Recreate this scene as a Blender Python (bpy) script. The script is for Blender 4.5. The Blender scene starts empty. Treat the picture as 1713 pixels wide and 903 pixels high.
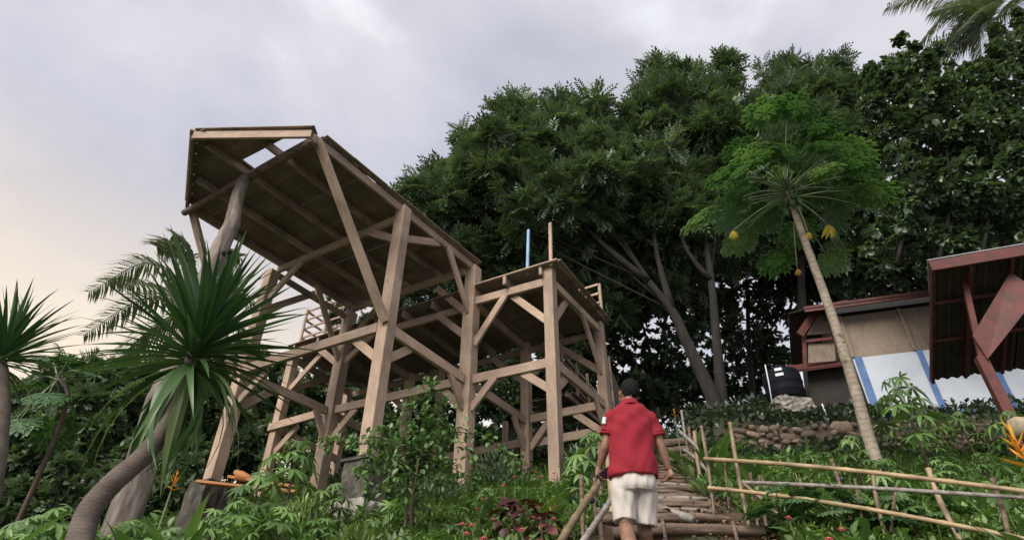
import bpy, math, random
import numpy as np
from mathutils import Vector, Matrix
R = math.radians
random.seed(7); rng = np.random.default_rng(11)
sc = bpy.context.scene
COL = sc.collection
EXPO, SKYK, SUNE = 0.45, 7.5, 3.3

# ------------------------------------------------------------------ camera, world, sun, exposure
CF, PITCH, ROLL = 997.92, R(35.41), R(0.4746)
ct, st_, cr, sr = math.cos(PITCH), math.sin(PITCH), math.cos(ROLL), math.sin(ROLL)
cF = np.array([0, ct, st_]); cU0 = np.array([0, -st_, ct]); cX0 = np.array([1.0, 0, 0])
cX = cr * cX0 + sr * cU0; cU = -sr * cX0 + cr * cU0
cam = bpy.data.cameras.new('camera'); camo = bpy.data.objects.new('camera', cam); COL.objects.link(camo)
M = Matrix.Identity(4)
for i in range(3):
    M[i][0] = cX[i]; M[i][1] = cU[i]; M[i][2] = -cF[i]
camo.matrix_world = M
cam.sensor_width = 36; cam.lens = CF / 1713 * 36; cam.clip_end = 3000; cam.clip_start = 0.05
sc.camera = camo
sc.view_settings.view_transform = 'Standard'; sc.view_settings.look = 'None'
sc.view_settings.exposure = EXPO; sc.view_settings.gamma = 1

SUN_EL, SUN_AZ = R(38), R(214)          # azimuth clockwise from +Y: behind the camera, to the left
w = bpy.data.worlds.new('World'); sc.world = w; w.use_nodes = True
nt = w.node_tree; N = nt.nodes; L = nt.links
for n in list(N): N.remove(n)
def nd(t, **k):
    n = N.new(t)
    for a, b in k.items(): setattr(n, a, b)
    return n
out = nd('ShaderNodeOutputWorld'); bg = nd('ShaderNodeBackground'); bg.inputs['Strength'].default_value = 0.1
sky = nd('ShaderNodeTexSky', sky_type='NISHITA', sun_disc=False)
sky.sun_elevation = SUN_EL; sky.sun_rotation = SUN_AZ
tc = nd('ShaderNodeTexCoord')
sep = nd('ShaderNodeSeparateXYZ'); L.new(tc.outputs['Generated'], sep.inputs[0])
add = nd('ShaderNodeMath', operation='MAXIMUM'); L.new(sep.outputs[2], add.inputs[0]); add.inputs[1].default_value = 0.0
add2 = nd('ShaderNodeMath', operation='ADD'); L.new(add.outputs[0], add2.inputs[0]); add2.inputs[1].default_value = 0.45
dv = nd('ShaderNodeVectorMath', operation='SCALE'); inv = nd('ShaderNodeMath', operation='DIVIDE'); inv.inputs[0].default_value = 1
L.new(add2.outputs[0], inv.inputs[1]); L.new(tc.outputs['Generated'], dv.inputs[0]); L.new(inv.outputs[0], dv.inputs['Scale'])
def noise(scale, det, rough=0.5, off=(0, 0, 0), dist=0.3):
    mp = nd('ShaderNodeMapping'); mp.inputs['Location'].default_value = off; L.new(dv.outputs[0], mp.inputs[0])
    n = nd('ShaderNodeTexNoise'); n.inputs['Scale'].default_value = scale; n.inputs['Detail'].default_value = det
    n.inputs['Roughness'].default_value = rough; n.inputs['Distortion'].default_value = dist
    L.new(mp.outputs[0], n.inputs['Vector']); return n
def ramp(src, stops):
    r = nd('ShaderNodeValToRGB'); L.new(src, r.inputs[0]); e = r.color_ramp.elements
    while len(e) < len(stops): e.new(0.5)
    for q, (p, c) in zip(e, stops): q.position = p; q.color = (*c, 1) if len(c) == 3 else c
    return r
big = noise(2.3, 6, 0.55, (3.1, 1.7, 0))
cl = ramp(big.outputs[0], [(0.36, (.55, .56, .66)), (0.46, (.65, .65, .74)), (0.55, (.74, .73, .79)), (0.64, (.97, .97, 1.03))])
# warm light low in the west (left), where the sun is about to go down behind the cloud
west = nd('ShaderNodeVectorMath', operation='DOT_PRODUCT'); L.new(tc.outputs['Generated'], west.inputs[0])
wd = Vector((-0.72, 0.68, 0.12)).normalized(); west.inputs[1].default_value = wd
wr = ramp(west.outputs['Value'], [(0.50, (0, 0, 0)), (0.92, (1, 1, 1))])
low = ramp(sep.outputs[2], [(0.36, (1, 1, 1)), (0.64, (0, 0, 0))])
wm = nd('ShaderNodeMath', operation='MULTIPLY'); L.new(wr.outputs[0], wm.inputs[0]); L.new(low.outputs[0], wm.inputs[1])
mx = nd('ShaderNodeMix', data_type='RGBA'); L.new(wm.outputs[0], mx.inputs['Factor']); L.new(cl.outputs[0], mx.inputs['A']); mx.inputs['B'].default_value = (.98, .85, .68, 1)
gap = noise(1.1, 3, 0.5, (0.62, 5.2, 1.3)); gr = ramp(gap.outputs[0], [(0.56, (0, 0, 0)), (0.72, (.4, .4, .4))])
sc10 = nd('ShaderNodeVectorMath', operation='SCALE'); L.new(mx.outputs['Result'], sc10.inputs[0]); sc10.inputs['Scale'].default_value = SKYK
m2 = nd('ShaderNodeMix', data_type='RGBA'); L.new(gr.outputs[0], m2.inputs['Factor']); L.new(sc10.outputs[0], m2.inputs['A']); L.new(sky.outputs[0], m2.inputs['B'])
L.new(m2.outputs['Result'], bg.inputs[0]); L.new(bg.outputs[0], out.inputs[0])
sun = bpy.data.lights.new('sun', 'SUN'); sun.energy = SUNE; sun.angle = R(38); sun.color = (1, .93, .85)
so = bpy.data.objects.new('sun', sun); COL.objects.link(so)
sd = Vector((math.sin(SUN_AZ) * math.cos(SUN_EL), math.cos(SUN_AZ) * math.cos(SUN_EL), math.sin(SUN_EL)))
so.rotation_euler = sd.to_track_quat('Z', 'Y').to_euler(); so.location = sd * 40

# ------------------------------------------------------------------ helpers
V = lambda *a: np.array(a, float)
def at(px, py, y):
    """point of the place that stands y metres up the slope from the camera"""
    d = (px - 856.5) / CF * cX - (py - 451.5) / CF * cU + cF
    return d * (y / d[1])
def depth(p): return float(np.dot(p, cF))
E1 = V(.86825, -.49613, 0); E2 = V(.49613, .86825, 0)      # the two directions of the timber frame
def W(u, v, z): return E1 * u + E2 * v + V(0, 0, z)
def sstep(a, b, t):
    t = np.clip((t - a) / (b - a), 0, 1); return t * t * (3 - 2 * t)
def g(x, y):
    """height of the hillside"""
    x = np.asarray(x, float); y = np.asarray(y, float)
    s = .41 + .03 * sstep(0, 2, x)
    z = -1.55 + s * np.minimum(y, 17)
    z = z + .05 * np.clip(y - 17, 0, 40) * np.where(y > 17, 1, 0)
    terr = 5.42 + .5 * np.clip(y - 14.15, 0, 3.2) + .07 * np.clip(x - 9, 0, 8)
    k = sstep(14.0, 14.15, y) * sstep(5.0, 5.6, x)
    z = z * (1 - k) + np.maximum(z, terr) * k
    z = z - .17 * np.clip(-1.2 - x, 0, 4.3) * sstep(4.5, 7, y) - .16 * np.clip(-6 - x, 0, 60) * sstep(4, 9, y)
    z = z - .25 * np.clip(y - 30, 0, 200)
    z = z + np.where(y < 0, .25 * (-y), 0) * .6
    return z + .05 * np.sin(x * 1.9 + 1) * np.cos(y * 1.5) * sstep(0, 3, y)
def G(x, y): return float(g(x, y))

def mat(name, **k):
    m = bpy.data.materials.new(name); m.use_nodes = True
    return m, m.node_tree, m.node_tree.nodes['Principled BSDF']
def ramp_in(t, src, stops):
    r = t.nodes.new('ShaderNodeValToRGB'); t.links.new(src, r.inputs[0]); e = r.color_ramp.elements
    while len(e) < len(stops): e.new(0.5)
    for q, (p, c) in zip(e, stops): q.position = p; q.color = (*c, 1)
    return r
def tex_noise(t, vec, scale, det=4, rough=.55, mapscale=None, dist=0):
    n = t.nodes.new('ShaderNodeTexNoise'); n.inputs['Scale'].default_value = scale; n.inputs['Detail'].default_value = det
    n.inputs['Roughness'].default_value = rough; n.inputs['Distortion'].default_value = dist
    if mapscale:
        mp = t.nodes.new('ShaderNodeMapping'); mp.inputs['Scale'].default_value = mapscale; t.links.new(vec, mp.inputs[0]); vec = mp.outputs[0]
    t.links.new(vec, n.inputs['Vector']); return n
def mixc(t, fac, a, b, blend='MIX'):
    m = t.nodes.new('ShaderNodeMix'); m.data_type = 'RGBA'; m.blend_type = blend
    for s, v_ in (('Factor', fac), ('A', a), ('B', b)):
        if hasattr(v_, 'links'): t.links.new(v_, m.inputs[s])
        else: m.inputs[s].default_value = v_ if s == 'Factor' else (*v_, 1)
    return m.outputs['Result']
def bump(t, bsdf, h, strength=.3, dist=.01):
    b = t.nodes.new('ShaderNodeBump'); b.inputs['Strength'].default_value = strength; b.inputs['Distance'].default_value = dist
    t.links.new(h, b.inputs['Height']); t.links.new(b.outputs[0], bsdf.inputs['Normal'])

def wood_mat(name, c0, c1, c2, rough=.75, knots=True, stain=None):
    m, t, b = mat(name); b.inputs['Roughness'].default_value = rough
    uv = t.nodes.new('ShaderNodeUVMap').outputs[0]; ob = t.nodes.new('ShaderNodeTexCoord').outputs['Object']
    gr_ = tex_noise(t, uv, 3, 6, .6, (1.2, 16, 1), 1.2)
    r = ramp_in(t, gr_.outputs[0], [(.28, c0), (.5, c1), (.72, c2)])
    blot = tex_noise(t, ob, 1.3, 5); br = ramp_in(t, blot.outputs[0], [(.3, (.60, .58, .58)), (.6, (1.08, 1.06, 1.05))])
    c = mixc(t, 1.0, r.outputs[0], br.outputs[0], 'MULTIPLY')
    oi = t.nodes.new('ShaderNodeObjectInfo'); rr = ramp_in(t, oi.outputs['Random'], [(0, (.80, .79, .78)), (1, (1.1, 1.08, 1.05))])
    c = mixc(t, 1.0, c, rr.outputs[0], 'MULTIPLY')
    if knots:
        vo = t.nodes.new('ShaderNodeTexVoronoi'); mp = t.nodes.new('ShaderNodeMapping'); mp.inputs['Scale'].default_value = (1.6, 5, 1)
        t.links.new(uv, mp.inputs[0]); t.links.new(mp.outputs[0], vo.inputs['Vector']); vo.inputs['Scale'].default_value = 1.5
        kr = ramp_in(t, vo.outputs['Distance'], [(.03, (.45, .36, .3)), (.09, (1, 1, 1))]); c = mixc(t, .8, c, kr.outputs[0], 'MULTIPLY')
    if stain:
        sn = tex_noise(t, ob, 2.2, 6, .7); s_ = ramp_in(t, sn.outputs[0], [(.52, (0, 0, 0)), (.66, (1, 1, 1))]); c = mixc(t, s_.outputs[0], c, stain)
    t.links.new(c, b.inputs['Base Color']); bump(t, b, gr_.outputs[0], .35, .006); return m
def leaf_mat(name, stops, rough=.42, trans=.22, spec=.5):
    m, t, b = mat(name); b.inputs['Roughness'].default_value = rough; b.inputs['Specular IOR Level'].default_value = spec
    a = t.nodes.new('ShaderNodeAttribute'); a.attribute_name = 'rnd'
    n = len(stops); r = ramp_in(t, a.outputs['Fac'], [(p, c) for p, c in stops])
    t.links.new(r.outputs[0], b.inputs['Base Color'])
    tr = t.nodes.new('ShaderNodeBsdfTranslucent'); hs = mixc(t, 1.0, r.outputs[0], (1.3, 1.5, .6), 'MULTIPLY'); t.links.new(hs, tr.inputs[0])
    mx_ = t.nodes.new('ShaderNodeMixShader'); mx_.inputs[0].default_value = trans
    t.links.new(b.outputs[0], mx_.inputs[1]); t.links.new(tr.outputs[0], mx_.inputs[2])
    t.links.new(mx_.outputs[0], t.nodes['Material Output'].inputs[0]); return m
def plain_mat(name, c, rough=.7, var=.25, scale=3, metal=0, bmp=0.2, mapscale=None, c2=None, each=False):
    m, t, b = mat(name); b.inputs['Roughness'].default_value = rough; b.inputs['Metallic'].default_value = metal
    ob = t.nodes.new('ShaderNodeTexCoord').outputs['Object']; n = tex_noise(t, ob, scale, 6, .6, mapscale)
    c = np.array(c); lo = np.clip(c * (1 - var), 0, 1) if c2 is None else c2
    r = ramp_in(t, n.outputs[0], [(.3, tuple(lo)), (.7, tuple(np.clip(c * (1 + var * .5), 0, 1)))])
    col_ = r.outputs[0]
    if each:
        oi = t.nodes.new('ShaderNodeObjectInfo'); rr = ramp_in(t, oi.outputs['Random'], [(0, (.45, .45, .42)), (.5, (.95, .9, .85)), (1, (1.45, 1.35, 1.25))]); col_ = mixc(t, 1.0, col_, rr.outputs[0], 'MULTIPLY')
    t.links.new(col_, b.inputs['Base Color'])
    if bmp: bump(t, b, n.outputs[0], bmp, .02)
    return m

def tri_mesh(name, Vt, F, m, rnd=None, smooth=False, uv=None):
    Vt = np.asarray(Vt, np.float32); F = np.asarray(F, np.int32)
    me = bpy.data.meshes.new(name); me.vertices.add(len(Vt)); me.vertices.foreach_set('co', Vt.ravel())
    me.loops.add(F.size); me.loops.foreach_set('vertex_index', F.ravel())
    me.polygons.add(len(F)); me.polygons.foreach_set('loop_start', np.arange(0, F.size, F.shape[1], dtype=np.int32))
    if smooth: me.polygons.foreach_set('use_smooth', np.ones(len(F), bool))
    me.update(calc_edges=True)
    if rnd is not None:
        a = me.attributes.new('rnd', 'FLOAT', 'POINT'); a.data.foreach_set('value', np.asarray(rnd, np.float32))
    if m: me.materials.append(m)
    return me
def py_mesh(name, Vt, F, m, uv=None, smooth=False):
    me = bpy.data.meshes.new(name); me.from_pydata([tuple(map(float, p)) for p in Vt], [], [tuple(map(int, f)) for f in F])
    if uv is not None:
        l = me.uv_layers.new(name='UVMap'); l.data.foreach_set('uv', np.asarray(uv, np.float32).ravel())
    if smooth: me.polygons.foreach_set('use_smooth', np.ones(len(F), bool))
    if m: me.materials.append(m)
    return me
def tag(o, label=None, cat=None, group=None, kind=None):
    if label: o['label'] = label
    if cat: o['category'] = cat
    if group: o['group'] = group
    if kind: o['kind'] = kind
    return o
def thing(name, loc, label, cat, group=None, rz=0):
    o = bpy.data.objects.new(name, None); COL.objects.link(o); o.location = tuple(map(float, loc)); o.rotation_euler = (0, 0, rz); o.empty_display_size = .2
    return tag(o, label, cat, group)
def link(name, me, parent=None, label=None):
    o = bpy.data.objects.new(name, me); COL.objects.link(o)
    if parent: o.parent = parent
    if label: o['label'] = label
    return o
def copy_tree(o, parent=None):
    c = o.copy(); COL.objects.link(c)
    if parent: c.parent = parent
    for ch in list(o.children): copy_tree(ch, c)
    return c
def base(parent):
    b = V(0, 0, 0)
    while parent is not None:
        b = b + np.array(parent.location); parent = parent.parent
    return b
def nrm(v): return v / max(np.linalg.norm(v), 1e-9)
def timber(name, a, b, w_, h_, m, parent, side=None, ch=.008, groove=0, label=None, warp=0):
    """sawn timber from a to b, w_ across the horizontal side vector, h_ across the other"""
    a = np.asarray(a, float); b = np.asarray(b, float); d = b - a; Ln = np.linalg.norm(d); d /= Ln
    s = np.cross(d, V(0, 0, 1)) if side is None else np.asarray(side, float)
    if np.linalg.norm(s) < .05: s = E1
    s = nrm(s - d * (s @ d)); t = np.cross(s, d)
    hw, hh = w_ / 2, h_ / 2
    if groove:
        q = groove
        pr = [(-hw + ch, -hh), (-q, -hh), (0, -hh + q), (q, -hh), (hw - ch, -hh), (hw, -hh + ch), (hw, hh - ch), (hw - ch, hh), (-hw + ch, hh), (-hw, hh - ch), (-hw, -hh + ch)]
    else:
        pr = [(-hw + ch, -hh), (hw - ch, -hh), (hw, -hh + ch), (hw, hh - ch), (hw - ch, hh), (-hw + ch, hh), (-hw, hh - ch), (-hw, -hh + ch)]
    k = len(pr); o_ = base(parent)
    per = [0]
    for i in range(k): per.append(per[-1] + math.dist(pr[i], pr[(i + 1) % k]))
    ns = 2 if not warp else 5
    wv = rng.normal(0, 1, 2) * warp
    Vt = []
    for i in range(ns):
        f_ = i / (ns - 1); c = a + d * Ln * f_ + (s * wv[0] + t * wv[1]) * math.sin(math.pi * f_)
        for x, y in pr: Vt.append(c + s * x + t * y - o_)
    F = []; UV = []; ox, oy = random.uniform(0, 50), random.uniform(0, 50)
    for j in range(ns - 1):
        for i in range(k):
            i2 = (i + 1) % k
            F.append((j * k + i, j * k + i2, (j + 1) * k + i2, (j + 1) * k + i))
            u0, u1 = j * Ln / (ns - 1) + ox, (j + 1) * Ln / (ns - 1) + ox
            UV += [(u0, per[i] + oy), (u0, per[i + 1] + oy), (u1, per[i + 1] + oy), (u1, per[i] + oy)]
    F.append(tuple(range(k - 1, -1, -1))); UV += [(pr[i][0] * 3 + ox, pr[i][1] + oy) for i in range(k - 1, -1, -1)]
    F.append(tuple((ns - 1) * k + i for i in range(k))); UV += [(pr[i][0] * 3 + ox, pr[i][1] + oy) for i in range(k)]
    return link(name, py_mesh(name, Vt, F, m, UV), parent, label)
def smooth_path(P, n):
    P = [np.asarray(p, float) for p in P]; out_ = []
    Q = [2 * P[0] - P[1]] + P + [2 * P[-1] - P[-2]]
    for i in range(1, len(Q) - 2):
        for k in range(n):
            t = k / n; a, b, c, d = Q[i - 1], Q[i], Q[i + 1], Q[i + 2]
            out_.append(.5 * ((2 * b) + (c - a) * t + (2 * a - 5 * b + 4 * c - d) * t * t + (3 * b - a - 3 * c + d) * t ** 3))
    out_.append(P[-1]); return out_
def tube_geo(P, r, k=8, jit=0, sub=0, ref=None, flat=1.0):
    """closed tube along P (points), radii r (list, same length)"""
    if sub:
        Z = smooth_path([np.append(p, q) for p, q in zip(P, r)], sub); P = [z[:3] for z in Z]; r = [max(z[3], .0005) for z in Z]
    P = [np.asarray(p, float) for p in P]; n = len(P); Vt = []; F = []
    d0 = nrm(P[1] - P[0]); s = np.cross(d0, V(0, 0, 1) if abs(d0[2]) < .9 else V(0, 1, 0)) if ref is None else np.asarray(ref, float)
    for i in range(n):
        d = nrm((P[min(i + 1, n - 1)] - P[max(i - 1, 0)])); s = nrm(s - d * (s @ d)); t = np.cross(s, d)
        for j in range(k):
            a = 2 * math.pi * j / k; q = r[i] * (1 + (random.uniform(-jit, jit) if jit else 0))
            Vt.append(P[i] + s * math.cos(a) * q + t * math.sin(a) * q * flat)
    for i in range(n - 1):
        for j in range(k):
            j2 = (j + 1) % k; a, b, c, e = i * k + j, i * k + j2, (i + 1) * k + j2, (i + 1) * k + j
            F += [(a, b, c), (a, c, e)]
    Vt += [P[0], P[-1]]; c0, c1 = n * k, n * k + 1
    for j in range(k):
        F += [(c0, (j + 1) % k, j), (c1, (n - 1) * k + j, (n - 1) * k + (j + 1) % k)]
    return np.array(Vt), np.array(F)
def merge(geos):
    Vs, Fs, o_ = [], [], 0
    for v_, f_ in geos: Vs.append(v_); Fs.append(np.asarray(f_) + o_); o_ += len(v_)
    return np.vstack(Vs), np.vstack(Fs)
def tube(name, P, r, m, parent=None, k=8, jit=0, sub=0, label=None, flat=1.0, ref=None):
    v_, f_ = tube_geo(P, r, k, jit, sub, ref, flat)
    return link(name, tri_mesh(name, v_ - base(parent), f_, m, rnd=np.full(len(v_), random.random()), smooth=True), parent, label)
def instances(proto, pos, D, Nn, S, rnd=None):
    """stamp proto (V,F) at pos, length axis along D, normal Nn, size S; returns V,F,rnd"""
    pv, pf = proto; D = D / np.linalg.norm(D, axis=1, keepdims=True)
    Nn = Nn - D * np.sum(Nn * D, axis=1, keepdims=True); Nn /= np.maximum(np.linalg.norm(Nn, axis=1, keepdims=True), 1e-6)
    X = np.cross(D, Nn); n, k = len(pos), len(pv)
    Vt = pos[:, None] + S[:, None, None] * (pv[None, :, 0:1] * X[:, None] + pv[None, :, 1:2] * D[:, None] + pv[None, :, 2:3] * Nn[:, None])
    F = (pf[None] + (np.arange(n) * k)[:, None, None]).reshape(-1, 3)
    if rnd is None: rnd = rng.random(n)
    return Vt.reshape(-1, 3), F, np.repeat(rnd, k)
def unit(n):
    v_ = rng.normal(size=(n, 3)); return v_ / np.linalg.norm(v_, axis=1, keepdims=True)

# ---- leaf prototypes: x across, y along, z normal; length about 1
def blade(x0, y0, ang, ln, wd, dz=0, dr=0, seg=1, fold=.15):
    """one folded leaflet, base at x0,y0, pointing at ang (0 = +y)"""
    dx, dy = math.sin(ang), math.cos(ang); px, py = dy, -dx
    if seg == 1:
        P = [(x0, y0, dz), (x0 + dx * ln * .45 + px * wd / 2, y0 + dy * ln * .45 + py * wd / 2, dz - dr * .3 + fold * wd),
             (x0 + dx * ln, y0 + dy * ln, dz - dr), (x0 + dx * ln * .45 - px * wd / 2, y0 + dy * ln * .45 - py * wd / 2, dz - dr * .3 + fold * wd)]
        return np.array(P), np.array([(0, 1, 2), (0, 2, 3)])
    P = [(x0, y0, dz)]
    for f_, w_ in ((.25, .75), (.55, 1.0), (.8, .6)):
        for s_ in (1, 0, -1):
            P.append((x0 + dx * ln * f_ + px * wd / 2 * w_ * s_, y0 + dy * ln * f_ + py * wd / 2 * w_ * s_, dz - dr * f_ * f_ + (fold * wd * w_ if s_ else 0)))
    P.append((x0 + dx * ln, y0 + dy * ln, dz - dr))
    F = [(0, 1, 2), (0, 2, 3)]
    for q in (1, 4): F += [(q, q + 3, q + 4), (q, q + 4, q + 1), (q + 1, q + 4, q + 5), (q + 1, q + 5, q + 2)]
    F += [(7, 10, 8), (8, 10, 9)]
    return np.array(P), np.array(F)
def pinnate(pairs=6, ll=.3, lw=.095, drp=.25):
    G_ = [blade(0, 1 - ll * .5, 0, ll, lw, -drp * .8, .05)]
    for i in range(pairs):
        y = .22 + .68 * i / pairs; l2 = ll * (1 - .25 * abs(i / pairs - .4)); z = -drp * y * y
        for s_ in (1, -1): G_.append(blade(0, y, s_ * R(58), l2, lw, z, .06 + random.uniform(-.03, .06)))
    return merge(G_)
def palmate(n=7, ll=1, lw=.22, spread=125, drp=.25):
    G_ = []
    for i in range(n):
        a = -spread + 2 * spread * i / (n - 1); l2 = ll * (1 - .45 * (abs(a) / 180) ** 1.0)
        G_.append(blade(0, 0, R(a), l2, lw * l2, random.uniform(-.01, .02), drp * l2 * random.uniform(.7, 1.4), seg=3))
    return merge(G_)
def ovate(): return blade(0, 0, 0, 1, .55, 0, .15, seg=1)
def ovate3(lw=.5, dr=.25): return blade(0, 0, 0, 1, lw, 0, dr, seg=3)
def strap(ln=1, wd=.1, curve=.5, seg=5, tip=1.0, fold=.12, rise=0):
    """long blade that bends to -z along its length"""
    P = []; F = []; ang = rise; y = z = 0; st = ln / seg
    for i in range(seg + 1):
        f_ = i / seg; w_ = wd * (min(1, .45 + f_ * 2.2) if f_ < .35 else 1) * (1 - max(0, (f_ - .35) / .65) ** 1.6 * tip)
        for s_ in (1, 0, -1): P.append((s_ * w_ / 2, y, z + (fold * w_ if s_ else 0)))
        y += math.cos(ang) * st; z += math.sin(ang) * st; ang -= curve / seg
    for i in range(seg):
        q = i * 3; F += [(q, q + 3, q + 4), (q, q + 4, q + 1), (q + 1, q + 4, q + 5), (q + 1, q + 5, q + 2)]
    return np.array(P), np.array(F)
# ------------------------------------------------------------------ materials
M_WOOD = wood_mat('sawn_wood', (.27, .19, .135), (.41, .305, .225), (.50, .385, .295))
M_WOOD2 = wood_mat('weathered_wood', (.20, .15, .115), (.31, .245, .195), (.40, .33, .27), stain=(.13, .12, .115))
M_PLANK = wood_mat('deck_plank', (.13, .10, .08), (.215, .17, .14), (.29, .235, .195), stain=(.12, .09, .075))
M_FRESH = wood_mat('fresh_cut_wood', (.30, .11, .03), (.48, .21, .07), (.58, .30, .12))
M_BLUEP = plain_mat('blue_paint', (.18, .33, .52), .5, .3)
M_BAMBOO = plain_mat('dry_bamboo', (.34, .26, .155), .5, .55, 5, mapscale=(1, 1, 1), bmp=.1, each=True)
M_BAMGREY = plain_mat('grey_bamboo', (.27, .24, .21), .7, .6, 6, mapscale=(.5, 3, 3))
M_TIE = plain_mat('blue_tie', (.03, .045, .10), .5)
M_CONC = plain_mat('mossy_concrete', (.10, .088, .07), .95, .6, 7, bmp=1.0, c2=(.022, .022, .016), mapscale=(1, 1, .6))
M_CONC2 = plain_mat('pale_concrete', (.30, .28, .24), .95, .5, 9, bmp=.9, c2=(.10, .09, .07), mapscale=(1, 1, .4))
M_STONE = plain_mat('wall_stone', (.20, .155, .115), .95, .5, 6, bmp=.8, each=True)
M_MORTAR = plain_mat('mortar', (.13, .10, .075), 1, .5, 9, bmp=.8)
M_SOIL = plain_mat('soil', (.105, .065, .042), 1, .5, 7, bmp=.8)
M_BARK = plain_mat('bark', (.022, .018, .015), .95, .6, 6, bmp=.9, mapscale=(1, 1, .35))
M_PALEB = plain_mat('pale_bark', (.27, .225, .19), .85, .5, 7, bmp=1.0, mapscale=(1.4, 1.4, .3), c2=(.07, .05, .04))
M_LOG = plain_mat('old_log', (.17, .12, .085), .95, .7, 6, bmp=1.0, mapscale=(.5, 3, 3), c2=(.045, .03, .022))
M_RED = plain_mat('red_brown_paint', (.12, .026, .020), .65, .5, 4, c2=(.05, .02, .017))
M_TIN = plain_mat('rusty_tin', (.06, .042, .040), .6, .5, 3)
M_TINT = plain_mat('bright_tin', (.55, .57, .6), .4, .2, 3)
M_WHITE = plain_mat('white_tarp', (.46, .50, .55), .6, .12, 2)
M_BLUE = plain_mat('blue_tarp', (.08, .16, .34), .7, .3, 4)
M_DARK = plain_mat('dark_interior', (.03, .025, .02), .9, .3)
M_TANK = plain_mat('black_plastic', (.006, .006, .010), .4, .2, bmp=0)
for m_ in (M_TANK,): m_.node_tree.nodes['Principled BSDF'].inputs['Roughness'].default_value = .75; m_.node_tree.nodes['Principled BSDF'].inputs['Specular IOR Level'].default_value = .15
M_LABEL = plain_mat('white_sticker', (.6, .62, .66), .6, .1, bmp=0)
def amakan():
    m, t, b = mat('woven_bamboo_wall'); b.inputs['Roughness'].default_value = .8
    ob = t.nodes.new('ShaderNodeTexCoord').outputs['Object']
    n = tex_noise(t, ob, 9, 5, .6, (6, 6, .35)); n2 = tex_noise(t, ob, 1.2, 3)
    r = ramp_in(t, n.outputs[0], [(.3, (.17, .135, .105)), (.7, (.31, .255, .20))]); r2 = ramp_in(t, n2.outputs[0], [(.35, (.7, .65, .6)), (.65, (1.05, 1, .95))])
    t.links.new(mixc(t, 1, r.outputs[0], r2.outputs[0], 'MULTIPLY'), b.inputs['Base Color']); bump(t, b, n.outputs[0], .5, .02); return m
M_AMAK = amakan()
def ring_bark(name, c0, c1, freq, ringdark):
    m, t, b = mat(name); b.inputs['Roughness'].default_value = .85
    ob = t.nodes.new('ShaderNodeTexCoord').outputs['Object']
    n = tex_noise(t, ob, 7, 5); r = ramp_in(t, n.outputs[0], [(.3, c0), (.7, c1)])
    wv = t.nodes.new('ShaderNodeTexWave'); wv.bands_direction = 'Z'; wv.inputs['Scale'].default_value = freq; wv.inputs['Distortion'].default_value = 5
    wv.inputs['Detail'].default_value = 3; wv.inputs['Detail Scale'].default_value = 3; t.links.new(ob, wv.inputs['Vector'])
    wr_ = ramp_in(t, wv.outputs['Fac'], [(.1, ringdark), (.6, (1, 1, 1))])
    t.links.new(mixc(t, 1, r.outputs[0], wr_.outputs[0], 'MULTIPLY'), b.inputs['Base Color']); bump(t, b, wv.outputs['Fac'], .2, .004); return m
M_DRAG = ring_bark('dragon_tree_bark', (.055, .042, .033), (.12, .095, .075), 15, (1.25, 1.22, 1.2))
M_PAPT = ring_bark('papaya_bark', (.20, .165, .125), (.34, .285, .22), 3.2, (.8, .78, .75))
GR = [(0, (.010, .026, .008)), (.45, (.026, .062, .016)), (.8, (.050, .105, .028)), (1, (.10, .15, .045))]
M_PINN = leaf_mat('feathery_leaves', [(0, (.036, .060, .036)), (.45, (.082, .128, .070)), (.85, (.145, .20, .11)), (.96, (.22, .26, .16)), (1, (.28, .20, .10))], rough=.38)
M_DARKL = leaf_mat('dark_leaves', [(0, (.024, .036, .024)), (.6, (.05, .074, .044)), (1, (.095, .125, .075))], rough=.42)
M_VINE = leaf_mat('glossy_vine_leaves', [(0, (.038, .062, .038)), (.6, (.085, .13, .072)), (.93, (.16, .21, .12)), (.975, (.16, .22, .04)), (.99, (.38, .20, .03))], rough=.3)
M_BUSH = leaf_mat('bush_leaves', [(0, (.05, .078, .046)), (.6, (.105, .155, .085)), (1, (.19, .25, .13))], rough=.42)
M_HERB = leaf_mat('herb_leaves', [(0, (.05, .085, .022)), (.5, (.115, .19, .045)), (.85, (.20, .29, .075)), (1, (.30, .37, .13))], rough=.45)
M_CASS = leaf_mat('cassava_leaves', [(0, (.055, .11, .034)), (.6, (.12, .215, .06)), (1, (.22, .34, .10))], rough=.42)
M_PAP = leaf_mat('papaya_leaves', [(0, (.034, .076, .032)), (.6, (.07, .145, .055)), (.95, (.13, .21, .09)), (1, (.20, .25, .15))], rough=.4, trans=.3)
M_PAPD = leaf_mat('withered_leaf', [(0, (.18, .08, .02)), (.5, (.40, .28, .03)), (1, (.5, .42, .05))], rough=.7)

M_PALM = leaf_mat('palm_leaflets', [(0, (.055, .075, .05)), (.6, (.12, .145, .09)), (1, (.22, .23, .15))], rough=.38)
M_SWORD = leaf_mat('dragon_tree_leaves', [(0, (.018, .048, .020)), (.6, (.042, .098, .036)), (1, (.095, .17, .06))], rough=.33, trans=.12)
M_SWORDL = leaf_mat('drooping_dragon_leaves', [(0, (.05, .11, .038)), (.8, (.09, .17, .06)), (1, (.15, .20, .07))], rough=.4, trans=.2)
M_COLE = leaf_mat('coleus_leaves', [(0, (.035, .008, .010)), (.6, (.075, .018, .020)), (1, (.14, .045, .03))], rough=.5, trans=.1)
M_PINK = leaf_mat('pink_petals', [(0, (.36, .025, .07)), (.6, (.50, .07, .13)), (1, (.5, .13, .06))], rough=.6)
M_ORNG = leaf_mat('orange_bracts', [(0, (.55, .14, .01)), (.6, (.75, .27, .02)), (1, (.75, .42, .04))], rough=.5)
M_FRUIT = plain_mat('papaya_fruit', (.06, .12, .035), .45, .3, 6)
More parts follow.
